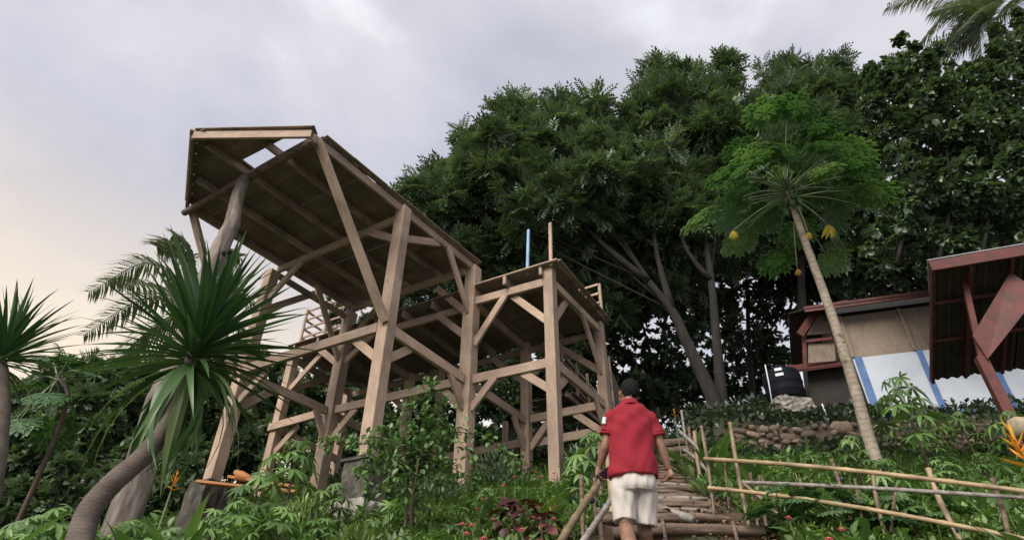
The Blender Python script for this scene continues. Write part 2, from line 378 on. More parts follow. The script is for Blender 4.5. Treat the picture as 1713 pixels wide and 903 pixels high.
M_PETI = plain_mat('pale_petiole', (.13, .17, .08), .5, .2, 4, bmp=0)
M_STEM = plain_mat('plant_stem', (.09, .12, .05), .6, .4, 6, bmp=0)
M_TWIG = plain_mat('brown_twig', (.08, .05, .035), .8, .4, 6, bmp=0)

# ------------------------------------------------------------------ ground and path
def grid_sheet(name, xs, ys, fn, m):
    X_, Y_ = np.meshgrid(xs, ys); Z_ = fn(X_, Y_); nx, ny = len(xs), len(ys)
    Vt = np.stack([X_, Y_, Z_], -1).reshape(-1, 3); i = np.arange(nx * ny).reshape(ny, nx)
    F = np.stack([i[:-1, :-1], i[:-1, 1:], i[1:, 1:], i[1:, :-1]], -1).reshape(-1, 4)
    return tag(link(name, tri_mesh(name, Vt, F, m, smooth=True)), kind='structure')
def ground_mat():
    m, t, b = mat('hillside_soil'); b.inputs['Roughness'].default_value = 1
    ob = t.nodes.new('ShaderNodeTexCoord').outputs['Object']
    n = tex_noise(t, ob, 1.4, 8, .65); n2 = tex_noise(t, ob, 14, 6, .7)
    r = ramp_in(t, n.outputs[0], [(.35, (.07, .048, .032)), (.55, (.045, .055, .022)), (.75, (.03, .06, .018))])
    r2 = ramp_in(t, n2.outputs[0], [(.3, (.6, .6, .6)), (.7, (1.2, 1.2, 1.2))])
    t.links.new(mixc(t, 1, r.outputs[0], r2.outputs[0], 'MULTIPLY'), b.inputs['Base Color']); bump(t, b, n2.outputs[0], .8, .05); return m
xs = np.unique(np.concatenate([np.linspace(-300, -20, 12), np.linspace(-20, 24, 177), np.linspace(24, 300, 12)]))
ys = np.unique(np.concatenate([np.linspace(-200, -6, 8), np.linspace(-6, 24, 151), np.array([14.02, 14.05, 14.1, 14.15]), np.linspace(24, 400, 20)]))
grid_sheet('ground', xs, ys, lambda x, y: g(x, y) + np.where((y > 2) & (y < 24), .05 * np.sin(7 * x + 2 * np.sin(3 * y)) * np.cos(5 * y), 0) - .04, ground_mat())

# the log stairs: path centre line and treads
def path_x(y): return np.interp(y, [3.2, 5, 6.5, 8, 9.6, 11.6, 13], [1.2, 1.25, 1.72, 2.1, 2.45, 2.95, 3.2])
step_y = [4.3, 5.0, 5.7, 6.42, 7.05, 7.6, 8.15, 8.65, 9.15, 9.65, 10.15, 10.65, 11.15]
Vt = []; F = []
for i, y0 in enumerate(step_y):
    y1 = step_y[i + 1] if i + 1 < len(step_y) else 12.0
    hw = .80 if i < 5 else .58
    z = G(path_x(y0), y0) + .10
    for yy, zz in ((y0 + .012, z - .35), (y0 + .012, z), ((y0 + y1) / 2, z + .03), (y1 + .014, z + .05)):
        for k in range(9):
            xx = path_x(yy) - hw + 2 * hw * k / 8
            Vt.append((xx, yy, zz + (.035 * math.sin(xx * 9 + yy * 5) if zz > z - .1 else 0)))
    b_ = i * 36
    for r_ in range(3):
        for k in range(8):
            a = b_ + r_ * 9 + k; F.append((a, a + 1, a + 10, a + 9))
tag(link('path', py_mesh('path', Vt, F, M_SOIL)), kind='structure')
st = thing('log_stairs', (1.7, 6.4, G(1.7, 6.4)), 'rough hillside steps of old logs and branches climbing past the man in the red shirt', 'steps')
for i, y0 in enumerate(step_y):
    hw = .72 if i < 5 else .56; z = G(path_x(y0), y0) + .045; r_ = random.choice([.035, .045, .055]) if i < 5 else random.choice([.035, .045, .055])
    xc = float(path_x(y0)); sk = random.uniform(-.12, .12); e0, e1_ = random.uniform(-.15, .12), random.uniform(-.1, .15)
    Pl = [(xc - hw - e0, y0 - .02 - sk, z - .02), (xc - hw * .3, y0 + random.uniform(-.03, .03), z + .01), (xc + hw * .4, y0 + random.uniform(-.03, .03), z + .02), (xc + hw + e1_, y0 + sk, z + random.uniform(-.03, .02))]
    tube('log', Pl, [r_, r_ * 1.12, r_ * 1.02, r_ * .8], random.choice([M_LOG, M_LOG, M_BAMGREY]), st, 10, .09, 4)
    if i >= 4: tube('log', [(xc - hw * random.uniform(.5, 1), y0 + .07, z + .09), (xc, y0 + .06, z + .10), (xc + hw * random.uniform(.4, 1.1), y0 + .04 + sk, z + .08)], [r_ * .6, r_ * .65, r_ * .45], random.choice([M_LOG, M_BAMGREY]), st, 9, .1, 3)
    for q in (-.72, -.2, .25, .78):
        if i < 6 and random.random() < .7: tube('stake', [(xc + q * hw, y0 - .09, z - .25), (xc + q * hw + random.uniform(-.03, .03), y0 - .08, z + random.uniform(.05, .14))], [.02, .017], M_LOG, st, 7)
tube('log', [at(1098, 850, 7.3), at(1160, 868, 6.9)], [.06, .045], M_BAMGREY, st, 9, .05)
for k in range(3):
    tube('log', [at(1105, 770 - 14 * k, 12.2 + .2 * k), at(1170, 762 - 13 * k, 12.3 + .2 * k)], [.09, .075], M_LOG, st, 9, .06)

# ------------------------------------------------------------------ the timber viewing platform
T = thing('viewing_platform', W(-7.5, 9, 3.0), 'unfinished sawn timber viewing platform with cross braced posts and a pointed upper deck', 'viewing platform')
def post(u, v, z0, z1, w_=.21, groove=.017, m=M_WOOD): return timber('post', W(u, v, z0), W(u, v, z1), w_, w_, m, T, side=E1, groove=groove)
gz = lambda u, v: float(G(*W(u, v, 0)[:2])) - .1
PO = dict(P1=(-9.65, 6.55, 2.93, 7.34, .22), P2=(-6.1, 6.48, 2.74, 7.56, .22), P3=(-6.03, 8.85, 2.5, 7.62, .26), P4=(-4.24, 8.95, 2.72, 7.03, .205),
          P5=(-4.13, 11.22, 2.9, 6.9, .2), Pb=(-9.45, 8.75, 2.9, 7.42, .25), Pd=(-6.0, 11.2, 3.4, 6.84, .2), PL=(-11.28, 8.9, 2.9, 6.84, .2),
          Pa=(-9.44, 11.2, 3.4, 6.84, .2), PM=(-11.6, 11.2, 3.5, 6.84, .18), Pk=(-8.44, 11.2, 3.4, 6.84, .13), Pe=(-7.3, 12.5, 3.9, 5.6, .12))
for n_, (u, v, a, b, w_) in PO.items(): post(u, v, a, b, w_)
def bm(u0, v0, u1, v1, z, w_=.075, h_=.18, m=M_WOOD, z1=None): return timber('beam', W(u0, v0, z), W(u1, v1, z if z1 is None else z1), w_, h_, m, T)
o = .135
bm(-9.75, 6.55 - o, -6.22, 6.48 - o * .5, 4.95)                     # front, at the middle level
bm(-11.4, 8.78, -9.6, 8.7, 4.95); bm(-9.3, 8.72, -6.17, 8.8, 4.95)
bm(-5.9, 8.86, -4.36, 8.93, 4.95, .08, .19)
bm(-5.88, 11.18, -4.24, 11.2, 4.95); bm(-8.37, 11.16, -6.12, 11.16, 4.44); bm(-5.9, 11.3, -4.2, 11.3, 4.44)
bm(-9.6, 6.67, -9.48, 8.6, 4.93); bm(-6.05, 6.6, -6.03, 8.7, 4.93, .08, .19); bm(-6.03, 9.0, -6.0, 11.1, 4.93)
bm(-4.2, 9.07, -4.13, 11.12, 4.93, .07, .19); bm(-9.4, 8.9, -9.42, 11.1, 4.86); bm(-11.3, 9, -11.55, 11.1, 4.93)
bm(-11.4, 8.78, -9.5, 8.72, 6.74); bm(-9.3, 8.9, -6.17, 9.0, 6.74); bm(-5.9, 8.83, -4.35, 8.9, 6.72, .08, .18)
bm(-4.2, 9.06, -4.12, 11.12, 6.74, .07, .17); bm(-6.0, 9.0, -6.0, 11.1, 6.74); bm(-9.44, 8.95, -9.44, 11.1, 6.74); bm(-11.3, 9, -11.5, 11.1, 6.74)
bm(-11.5, 11.3, -4.1, 11.36, 6.74, .07, .16)
bm(-9.55, 6.6, -6.2, 6.5, 7.39, .08, .16); bm(-9.35, 8.68, -6.15, 8.7, 7.49, .08, .16)
bm(-9.6, 6.68, -9.5, 8.65, 7.3, .07, .14, M_WOOD2)
def brace(p, ax, sgn, z0, reach, z1, w_=.065, h_=.15, off=0, m=M_WOOD, tw=None):
    u, v, _, _, pw = PO[p]; hw = pw / 2 * .8
    if ax == 'u': a = W(u + sgn * hw, v + off, z0); b = W(u + sgn * reach, v + off, z1); sd = E2
    else: a = W(u + off, v + sgn * hw, z0); b = W(u + off, v + sgn * reach, z1); sd = E1
    return timber('brace', a, b, w_, h_ if tw is None else tw, m, T, side=sd)
for a in [('P2', 'v', 1, 6.9, 1.15, 7.52), ('P2', 'u', -1, 6.85, .85, 7.34), ('P3', 'v', -1, 6.45, 1.0, 7.58), ('P3', 'u', -1, 6.5, .95, 7.40),
          ('P3', 'u', -1, 5.95, .85, 6.66), ('P3', 'u', 1, 5.7, .82, 6.66), ('P4', 'u', -1, 5.85, .85, 6.66), ('P4', 'v', 1, 5.85, .75, 6.68),
          ('P5', 'v', -1, 5.65, .95, 6.66), ('P5', 'u', -1, 5.75, 1.0, 6.55), ('P3', 'u', -1, 4.40, .55, 4.88), ('P3', 'v', -1, 4.35, .60, 4.86),
          ('P3', 'u', 1, 4.35, .62, 4.88), ('P4', 'u', -1, 4.45, .62, 4.88), ('P4', 'v', 1, 4.45, .55, 4.86), ('P5', 'v', -1, 4.3, .55, 4.86), ('P5', 'u', -1, 4.35, .7, 4.88),
          ('Pd', 'v', -1, 4.3, .6, 4.86), ('Pd', 'u', 1, 4.3, .6, 4.88), ('Pd', 'u', -1, 5.9, .9, 6.66), ('P2', 'u', -1, 4.4, .65, 4.88), ('P2', 'v', 1, 4.4, .65, 4.86),
          ('P1', 'u', 1, 4.35, .70, 4.88), ('P1', 'v', 1, 4.3, .70, 4.86), ('P1', 'u', 1, 6.6, .85, 7.32), ('P1', 'v', 1, 6.45, 1.2, 7.48), ('Pb', 'v', -1, 6.15, 1.15, 7.56),
          ('Pb', 'u', 1, 4.3, .7, 4.88), ('Pb', 'u', 1, 6.1, .9, 6.66), ('Pb', 'u', -1, 6.1, .8, 6.66), ('Pb', 'v', -1, 4.35, .45, 4.86), ('PL', 'u', 1, 5.85, 1.0, 6.66), ('PL', 'v', 1, 5.9, 1.1, 6.66),
          ('PL', 'u', 1, 4.35, .7, 4.88), ('PL', 'v', 1, 4.35, .7, 4.86), ('Pa', 'v', -1, 4.25, .6, 4.80), ('Pa', 'u', 1, 5.9, .9, 6.66), ('Pa', 'u', -1, 5.9, .9, 6.66), ('Pk', 'u', 1, 3.95, .5, 4.38),
          ('Pb', 'u', 1, 6.6, .9, 7.40), ('Pd', 'u', -1, 3.9, .55, 4.38), ('Pd', 'u', 1, 5.9, .9, 6.66)]:
    brace(*a)
def RZ(v): return -.042 * (8.9 - v)      # the upper deck sags towards its bow
# long struts under the bow
timber('brace', W(-6.2, 4.32, 7.46), W(-6.02, 6.34, 4.98), .16, .075, M_WOOD, T, side=E1)
timber('brace', W(-9.5, 4.42, 7.42), W(-9.72, 6.42, 4.9), .16, .075, M_WOOD, T, side=E1)
# upper deck joists, log beam, fascia
for u in (-8.72, -7.86, -6.98): timber('joist', W(u, 3.45 + abs(u + 7.88) * .58, 7.655 + RZ(3.6)), W(u + .12, 8.92, 7.655), .065, .15, M_WOOD2, T)
timber('joist', W(-6.22, 4.22, 7.64 + RZ(4.22)), W(-6.02, 8.93, 7.64), .06, .17, M_WOOD, T)
timber('joist', W(-9.52, 4.4, 7.64 + RZ(4.4)), W(-9.5, 8.93, 7.64), .06, .17, M_WOOD2, T)
tube('log_beam', [W(-9.6, 4.36, 7.33), W(-8.5, 4.32, 7.32), W(-7.3, 4.28, 7.35), W(-6.2, 4.24, 7.35)], [.06, .07, .08, .075], M_LOG, T, 12, .03, 3)
A_, T_, B_ = (-6.2, 4.18), (-7.88, 3.24), (-9.52, 4.33)
timber('fascia', W(*A_, 7.66 + RZ(A_[1])), W(*T_, 7.66 + RZ(T_[1])), .05, .17, M_WOOD, T); timber('fascia', W(*T_, 7.66 + RZ(T_[1])), W(*B_, 7.66 + RZ(B_[1])), .05, .17, M_WOOD2, T)
def plank(u0, u1, v, wd, z, m=M_PLANK, ends=(0, 0), t_=.026):
    dz = random.uniform(-.006, .006)
    return timber('plank', W(u0, v, z + dz), W(u1, v, z + dz + random.uniform(-.005, .005)), wd, t_, m, T, ch=.003)
v = 4.36 + .11
while v < 8.98:                                                      # main part of the upper deck
    wd = random.choice([.2, .22, .24, .26]); cuts = [-9.56 + random.uniform(-.03, .03), random.choice([-8.69, -7.82, -6.94]), -5.99 + random.uniform(-.05, .05) + (v - 8.9) * .035]
    for a, b in zip(cuts[:-1], cuts[1:]): plank(a, b - .012, v + wd / 2 - .11, wd - random.choice([.001, .002, .004, .007, .011]), 7.748 + RZ(v + wd / 2))
    v += wd
v = 3.26
while v < 4.3:                                                       # pointed bow, open beside the log beam
    wd = .16
    vv = v + wd / 2
    if vv > 4.42: break
    f = (vv - T_[1]) / (A_[1] - T_[1]); f2 = (vv - T_[1]) / (B_[1] - T_[1])
    ul = T_[0] + (B_[0] - T_[0]) * min(f2, 1); ur = T_[0] + (A_[0] - T_[0]) * min(f, 1)
    if vv > 4.0: ur = -7.75
    if ur - ul > .15: plank(ul - .01, ur - (.06 if ur > -7.7 else 0), vv, wd - .0005, 7.748 + RZ(vv))
    v += wd
# thin strips laid over the edges of the bow
timber('edge_board', W(A_[0] + .03, A_[1] + .04, 7.785 + RZ(A_[1])), W(T_[0] - .02, T_[1] + .04, 7.785 + RZ(T_[1])), .2, .025, M_WOOD2, T); timber('edge_board', W(T_[0] - .03, T_[1] - .02, 7.787 + RZ(T_[1])), W(B_[0] - .05, B_[1] - .0, 7.787 + RZ(B_[1])), .12, .025, M_WOOD2, T)
v_ = 4.4
while v_ < 8.7:
    l_ = random.uniform(.6, 1.1); timber('edge_board', W(-6.2 + (v_ - 4.2) * .045 + .03, v_, 7.775 + RZ(v_) + random.uniform(0, .02)), W(-6.2 + (v_ + l_ - 4.2) * .045 + .03, min(v_ + l_, 8.95), 7.785 + RZ(v_ + l_) + random.uniform(0, .02)), .14, .024, M_WOOD2, T); v_ += l_ - .03
# main deck behind, one step lower
for u in (-11.2, -10.4, -8.6, -7.8, -7.0, -5.15, -4.35): timber('joist', W(u, 8.75, 6.93), W(u, 11.45, 6.93), .06, .19, M_WOOD2, T)
v = 8.72
while v < 11.5:
    wd = random.choice([.22, .24, .26])
    cuts = [-11.42 + random.uniform(-.03, .03), random.choice([-8.6, -7.8]), -6.02, -4.0 + random.uniform(-.03, .03)]
    for a, b in zip(cuts[:-1], cuts[1:]):
        if v < 8.8 and b < -6.1 and a > -9.5: continue
        plank(a, b - .01, v + wd / 2, wd - random.choice([.001, .002, .004, .009]), 7.045)
    v += wd
timber('edge_board', W(-5.88, 8.74, 7.06), W(-3.96, 8.76, 7.06), .10, .035, M_WOOD, T)
v_ = 8.8
while v_ < 11.3:
    l_ = random.uniform(.5, .9); timber('edge_board', W(-3.97, v_, 7.07 + random.uniform(0, .015)), W(-3.97, min(v_ + l_, 11.55), 7.075 + random.uniform(0, .015)), .12, .024, M_WOOD2, T); v_ += l_ - .03
# railings
def railing(pts, posts, z0, h_, n, m=M_WOOD, pz=None):
    for (u, v) in posts: timber('rail_post', W(u, v, z0), W(u, v, z0 + h_), .07, .05, m, T, side=E1)
    for k in range(n):
        z = z0 + h_ - .03 - k * (h_ / n)
        for p, q in zip(pts[:-1], pts[1:]): timber('rail', W(*p, z), W(*q, z), .035, .06, m, T)
railing([(-11.15, 8.9), (-9.75, 8.9)], [(-11.15, 8.86), (-10.35, 8.86)], 7.05, 1.04, 4)
railing([(-11.19, 8.9), (-11.25, 11.4)], [(-11.22, 10.1), (-11.25, 11.4)], 7.05, 1.04, 4)
railing([(-11.2, 11.38), (-8.9, 11.38)], [(-10.1, 11.42), (-8.95, 11.42)], 7.05, 1.02, 4)
railing([(-5.3, 11.38), (-4.1, 11.34)], [(-5.3, 11.42), (-4.08, 11.38)], 7.05, 1.02, 4)
# walkway behind with its rails, and the steep stair rail at the right
for k in range(4): timber('rail', W(-5.0, 10.8, 6.30 - .17 * k), W(-5.05, 13.2, 6.16 - .17 * k), .04, .06, M_WOOD2, T)
for v in (11.0, 11.75, 12.4, 13.1): timber('rail_post', W(-4.97, v, 5.45), W(-4.97, v, 6.34), .06, .05, M_WOOD, T, side=E1)
for k in range(6): timber('plank', W(-6.0, 11.5 + .27 * k, 5.45), W(-4.9, 11.5 + .27 * k, 5.45), .25, .03, M_PLANK, T)
timber('joist', W(-5.0, 11.2, 5.36), W(-5.0, 13.2, 5.36), .06, .12, M_WOOD2, T)
for k in range(5): timber('rail', W(-4.12, 11.4, 6.15 - .17 * k), W(-4.0, 12.75, 4.75 - .17 * k), .03, .09, M_LOG, T)
for v in (11.45, 12.1, 12.7): timber('rail_post', W(-4.05, v, 4.3), W(-4.05, v, 6.2 - (v - 11.4) * 1.04), .07, .05, M_WOOD2, T, side=E1)
# two uprights standing on the deck
timber('rail_post', W(-4.13, 8.8, 7.0), W(-4.11, 8.8, 8.1), .07, .05, M_WOOD, T, side=E1)
timber('rail_post', W(-4.70, 8.86, 7.0), W(-4.66, 8.86, 8.18), .065, .04, M_BLUEP, T, side=E1, label='pale blue painted upright on the deck edge')
# brackets / blocks
for u in (-5.15,): timber('block', W(u, 8.72, 6.83), W(u, 8.72, 7.02), .07, .07, M_WOOD, T, side=E1)

# gnarled pale trunk that carries the log beam
pt = thing('trunk_post', W(-7.8, 4.25, G(*W(-7.8, 4.25, 0)[:2])), 'pale gnarled tree trunk standing behind the dragon tree and holding up the deck bow', 'tree trunk')
b0 = W(-7.8, 4.25, 0)
Pp = [(0, 0, .9), (.03, .02, 2.0), (-.03, 0, 3.0), (.03, -.02, 4.0), (-.02, .03, 4.9), (.02, 0, 5.7), (.06, 0, 6.3), (-.01, 0, 6.85), (.0, 0, 7.28)]
tube('trunk', [b0 + V(*p) for p in Pp], [.19, .185, .175, .165, .155, .14, .12, .10, .095], M_PALEB, pt, 18, .10, 5)
tube('knot', [b0 + V(.12, -.05, 5.6), b0 + V(.26, -.1, 5.62)], [.06, .03], M_BARK, pt, 8, .1, 3)

# concrete pedestals
def rough_box(name, cx, cy, z0, z1, sx, sy, m, parent, rz=-.52, n=5, jit=.02, taper=.06):
    Vt = []; F = []; idx = {}
    c, s = math.cos(rz), math.sin(rz); b_ = base(parent)
    def vid(i, j, k):
        if (i, j, k) not in idx:
            t = k / n; q = 1 + taper * (1 - t); x = (i / n - .5) * sx * q; y = (j / n - .5) * sy * q; z = z0 + (z1 - z0) * t
            j_ = jit
            x, y, z = x + random.uniform(-j_, j_), y + random.uniform(-j_, j_), z + random.uniform(-j_, j_) * .5
            idx[(i, j, k)] = len(Vt); Vt.append(V(cx + c * x - s * y, cy + s * x + c * y, z) - b_)
        return idx[(i, j, k)]
    for a in range(n):
        for b in range(n):
            F += [(vid(a, 0, b), vid(a + 1, 0, b), vid(a + 1, 0, b + 1), vid(a, 0, b + 1)), (vid(a, n, b), vid(a, n, b + 1), vid(a + 1, n, b + 1), vid(a + 1, n, b)),
                  (vid(0, a, b), vid(0, a, b + 1), vid(0, a + 1, b + 1), vid(0, a + 1, b)), (vid(n, a, b), vid(n, a + 1, b), vid(n, a + 1, b + 1), vid(n, a, b + 1)),
                  (vid(a, b, n), vid(a + 1, b, n), vid(a + 1, b + 1, n), vid(a, b + 1, n)), (vid(a, b, 0), vid(a, b + 1, 0), vid(a + 1, b + 1, 0), vid(a + 1, b, 0))]
    return link(name, py_mesh(name, Vt, F, m), parent)
p1 = W(-9.65, 6.55, 0); p2 = W(-6.1, 6.48, 0); p4 = W(-4.24, 8.95, 0); p3 = W(-6.03, 8.85, 0)
d = thing('concrete_pedestal', (p1[0], p1[1], 1.8), 'mossy concrete pedestal under the far left timber post', 'pedestal'); rough_box('block', p1[0], p1[1], 1.6, 2.92, .50, .48, M_CONC, d, n=6, jit=.025)
d = thing('concrete_pedestal', (p2[0], p2[1], 1.2), 'tall two tiered concrete pedestal with pale rough lower block', 'pedestal')
rough_box('block', p2[0], p2[1], 2.14, 2.69, .44, .44, M_CONC, d, n=6, jit=.018); rough_box('cap', p2[0], p2[1], 2.69, 2.735, .52, .52, M_CONC, d, n=5, jit=.006, taper=0)
rough_box('footing', p2[0], p2[1], 1.0, 2.14, .58, .56, M_CONC2, d, n=8, jit=.035)
d = thing('concrete_pedestal', (p3[0], p3[1], 2.2), 'low mossy concrete pedestal under the doubled middle post', 'pedestal'); rough_box('block', p3[0], p3[1], 1.9, 2.62, .62, .6, M_CONC, d, n=6, jit=.025)
d = thing('concrete_pedestal', (p4[0], p4[1], 2.0), 'small dark concrete pedestal under the corner post left of the man', 'pedestal'); rough_box('block', p4[0], p4[1], 1.7, 2.71, .34, .34, M_CONC, d, n=5, jit=.02)
# lumber left by the builders
for i, (a, b, wd, lb) in enumerate([((333, 806, 9.9), (505, 824, 9.4), .16, 'long orange board lying lowest, left end on the mossy pedestal'),
        ((385, 798, 10.1), (498, 815, 9.7), .14, 'shorter orange board lying across the long one behind the cassava'),
        ((395, 790, 10.2), (470, 812, 9.8), .10, 'narrow split offcut leaning on the top of the board heap')]):
    A0, B0 = at(*a), at(*b); t_ = thing('board', (A0 + B0) / 2, lb, 'board', 'fresh cut boards heaped beside the pedestal'); timber('lumber', A0, B0, wd, .045, M_FRESH, t_)
t_ = thing('wood_offcut', at(405, 795, 10.0), 'jagged orange wood offcut standing up on the board heap', 'offcut')
v_, f_ = tube_geo([at(393, 788, 10.0), at(404, 797, 10.0), at(422, 803, 10.0), at(440, 801, 10.0)], [.03, .12, .06, .02], 7, .3); link('lumber', tri_mesh('lumber', v_ - base(t_), f_, M_FRESH), t_)
# ------------------------------------------------------------------ house, shed, tank, stone wall
def quad(name, pts, m, parent, thick=.03, nrm_=None):
    """flat panel with real thickness"""
    P = [np.asarray(p, float) for p in pts]; n = nrm(np.cross(P[1] - P[0], P[2] - P[0])); b_ = base(parent)
    Vt = [p - b_ for p in P] + [p - n * thick - b_ for p in P]; k = len(P)
    F = [tuple(range(k)), tuple(range(2 * k - 1, k - 1, -1))] + [(i, k + i, k + (i + 1) % k, (i + 1) % k) for i in range(k)]
    return link(name, py_mesh(name, Vt, F, m), parent)
H0 = at(1462, 699, 16.0); hd = nrm(V(math.cos(R(16.5)), -math.sin(R(16.5)), 0)); hn = V(hd[1], -hd[0], 0)   # hn points down the slope to the viewer
if hn[1] > 0: hn = -hn
HB = H0[2]
house = thing('bamboo_house', H0, 'small hut with woven bamboo upper wall and white and blue tarp around its base', 'house')
def hp(s, z, o=0): return H0 * V(1, 1, 0) + hd * s + hn * o + V(0, 0, HB + z)
ht = 3.3
quad('tarp_wall', [hp(0, -.1), hp(7, -.1), hp(7, 1.86), hp(0, 1.86)], M_WHITE, house, .05)
quad('upper_wall', [hp(0, 1.86, -.03), hp(7, 1.86, -.03), hp(7, ht, -.03), hp(0, ht, -.03)], M_AMAK, house, .05)
for s in (.12, 1.75, 3.4, 5.1): timber('blue_batten', hp(s, -.12, .03), hp(s + .02, 1.88, .03), .20 if s < 1 else .15, .03, M_BLUE, house, side=hd)
for s in (.02, 1.68, 3.3): timber('wall_post', hp(s, 1.88, .03), hp(s + .02, ht, .03), .11, .05, M_AMAK, house, side=hd)
timber('bottom_sill', hp(-.1, -.06, .05), hp(7, -.06, .05), .05, .12, M_BLUE, house)
hbk = -hn
def hb(s, z, q): return hp(s, z, -q)
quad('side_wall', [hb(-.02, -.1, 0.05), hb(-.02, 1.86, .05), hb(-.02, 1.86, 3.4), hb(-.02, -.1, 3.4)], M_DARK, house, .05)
quad('side_upper_wall', [hb(-.02, 1.88, 0.05), hb(-.02, ht, .05), hb(-.02, ht + 1, 1.7), hb(-.02, ht, 3.4), hb(-.02, 1.88, 3.4)], M_AMAK, house, .05)
timber('fascia', hp(-1.0, ht + .10, .55), hp(7, ht + .10, .55), .05, .20, M_RED, house)
quad('roof', [hp(-1.0, ht + .12, .6), hp(7, ht + .12, .6), hb(7, ht + 1.3, 1.7), hb(-1.0, ht + 1.3, 1.7)], M_TIN, house, .04)
quad('roof', [hb(-1.0, ht + 1.3, 1.72), hb(7, ht + 1.3, 1.72), hb(7, ht + .1, 4.0), hb(-1.0, ht + .1, 4.0)], M_TIN, house, .04)
timber('eave_lining', hp(-.2, ht + .02, .35), hp(7, ht + .02, .35), .35, .03, M_WHITE, house, side=hn)
# little porch at the left end: curved red gable, half walls, dark opening
timber('gable_board', at(1338, 560, 16.2), at(1368, 516, 16.2), .06, .22, M_RED, house); timber('gable_board', at(1368, 516, 16.2), at(1418, 506, 16.0), .06, .18, M_RED, house)
quad('porch_wall', [at(1352, 607, 16.4), at(1398, 603, 16.3), at(1396, 574, 16.3), at(1352, 574, 16.4)], M_AMAK, house, .05)
timber('window_rail', at(1346, 571, 16.35), at(1392, 566, 16.2), .06, .10, M_RED, house)
quad('porch_gable', [at(1349, 560, 16.45), at(1400, 556, 16.35), at(1400, 522, 16.35), at(1370, 527, 16.4)], M_AMAK, house, .04)
timber('porch_post', at(1347, 618, 16.4), at(1345, 560, 16.4), .10, .10, M_RED, house)
quad('porch_floor', [at(1302, 622, 16.2), at(1420, 606, 15.9), at(1424, 600, 17.2), at(1306, 612, 17.4)], M_RED, house, .08)
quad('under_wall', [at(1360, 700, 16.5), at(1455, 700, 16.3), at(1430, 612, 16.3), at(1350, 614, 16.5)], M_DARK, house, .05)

# red shed at the right edge: sloping corrugated roof seen from underneath
A0 = at(1557, 441, 9.3); B0 = at(1557, 636, 12.2); hx = nrm(V(.94, -.34, 0))
shed = thing('red_shed', (A0[0] + 1, A0[1] + 1, G(A0[0] + 1, A0[1] + 1)), 'red brown shed with sloping corrugated tin roof at the right edge of the slope', 'shed')
Wd = 3.2; dn = B0 - A0; nrm_r = nrm(np.cross(dn, hx)); nrm_r = nrm_r if nrm_r[2] > 0 else -nrm_r
def corrugated(name, P0, ax, Wd_, dn_, m, parent, per=.19, amp=.028, rag=.03):
    nx = int(Wd_ / per * 8); Vt = []; F = []; b_ = base(parent); dl = np.linalg.norm(dn_); du = dn_ / dl; nn = nrm(np.cross(du, ax)); nn = nn if nn[2] > 0 else -nn
    for q in (0, 1):
        for j in range(3):
            for i in range(nx + 1):
                x = Wd_ * i / nx; wv = amp * math.sin(2 * math.pi * x / per); e = rag * math.sin(x * 2.1) if j == 2 else 0
                Vt.append(P0 + ax * x + du * (dl * j / 2 + e) + nn * (wv + .006 * q + .02) - b_)
    k = nx + 1
    for j in range(2):
        for i in range(nx): a = j * k + i; F.append((a, a + k, a + k + 1, a + 1)); a += 3 * k; F.append((a, a + 1, a + k + 1, a + k))
    return link(name, py_mesh(name, Vt, F, m, smooth=True), parent)
for s0 in np.arange(0, Wd, .8): corrugated('tin_sheet', A0 + hx * (s0 - .0) + nrm_r * (.012 * (int(s0 / .8) % 2)), hx, .84, dn, M_TIN, shed)
quad('roof_top', [A0 + V(0, 0, .10) - hx * .03, A0 + hx * Wd + V(0, 0, .10), A0 + hx * Wd + dn * .25 + V(0, 0, .10), A0 + dn * .25 + V(0, 0, .10)], M_TINT, shed, .012)
timber('fascia', A0 - V(0, 0, .06) - hx * .03, A0 + hx * Wd - V(0, 0, .06), .05, .22, M_RED, shed)
timber('edge_rafter', A0 - V(0, 0, .08), B0 - V(0, 0, .08) - dn * .02, .06, .14, M_RED, shed)
for s in (.62, 1.3, 2.0): timber('rafter', A0 + hx * s - V(0, 0, .1), B0 + hx * s - V(0, 0, .1) - dn * .04, .06, .12, M_RED, shed)
for f_ in (.3, .62): timber('purlin', A0 + dn * f_ - V(0, 0, .05), A0 + dn * f_ + hx * Wd - V(0, 0, .05), .05, .07, M_RED, shed)
sp = at(1640, 598, 9.6); timber('shed_post', (sp[0], sp[1], G(sp[0], sp[1]) - .2), sp, .17, .17, M_RED, shed, side=hx)
timber('shed_post', sp + V(.02, 0, 0), at(1607, 430, 9.6) + V(.0, .05, 0), .10, .10, M_RED, shed, side=hx)
quad('brace_board', [at(1627, 560, 9.5), at(1652, 600, 9.45), at(1722, 512, 9.1), at(1713, 470, 9.1), at(1690, 455, 9.2)], M_RED, shed, .05)
timber('shed_post', sp + hx * 2.6 - V(0, 0, 3), sp + hx * 2.6 + V(0, 0, 1.5), .15, .15, M_RED, shed, side=hx)


# black water tank on its stone plinth
tb = at(1318, 672, 16.2); tk = thing('water_tank', tb, 'black water tank with two small white stickers on a stone plinth in the shade', 'water tank')
prof = [(.0, 0), (.50, 0), (.53, .05), (.53, .22), (.55, .25), (.53, .28), (.53, .5), (.55, .53), (.53, .56), (.53, .78), (.50, .88), (.3, 1.0), (.16, 1.04), (.16, 1.1), (.0, 1.1)]
Vt = []; F = []; K = 28
for r_, z in prof:
    for j in range(K): Vt.append((r_ * math.cos(2 * math.pi * j / K), r_ * math.sin(2 * math.pi * j / K), z))
for i in range(len(prof) - 1):
    for j in range(K): F.append((i * K + j, i * K + (j + 1) % K, (i + 1) * K + (j + 1) % K, (i + 1) * K + j))
link('tank_body', py_mesh('tank_body', Vt, F, M_TANK, smooth=True), tk)
dr = nrm(-tb * V(1, 1, 0)); sd_ = V(-dr[1], dr[0], 0)
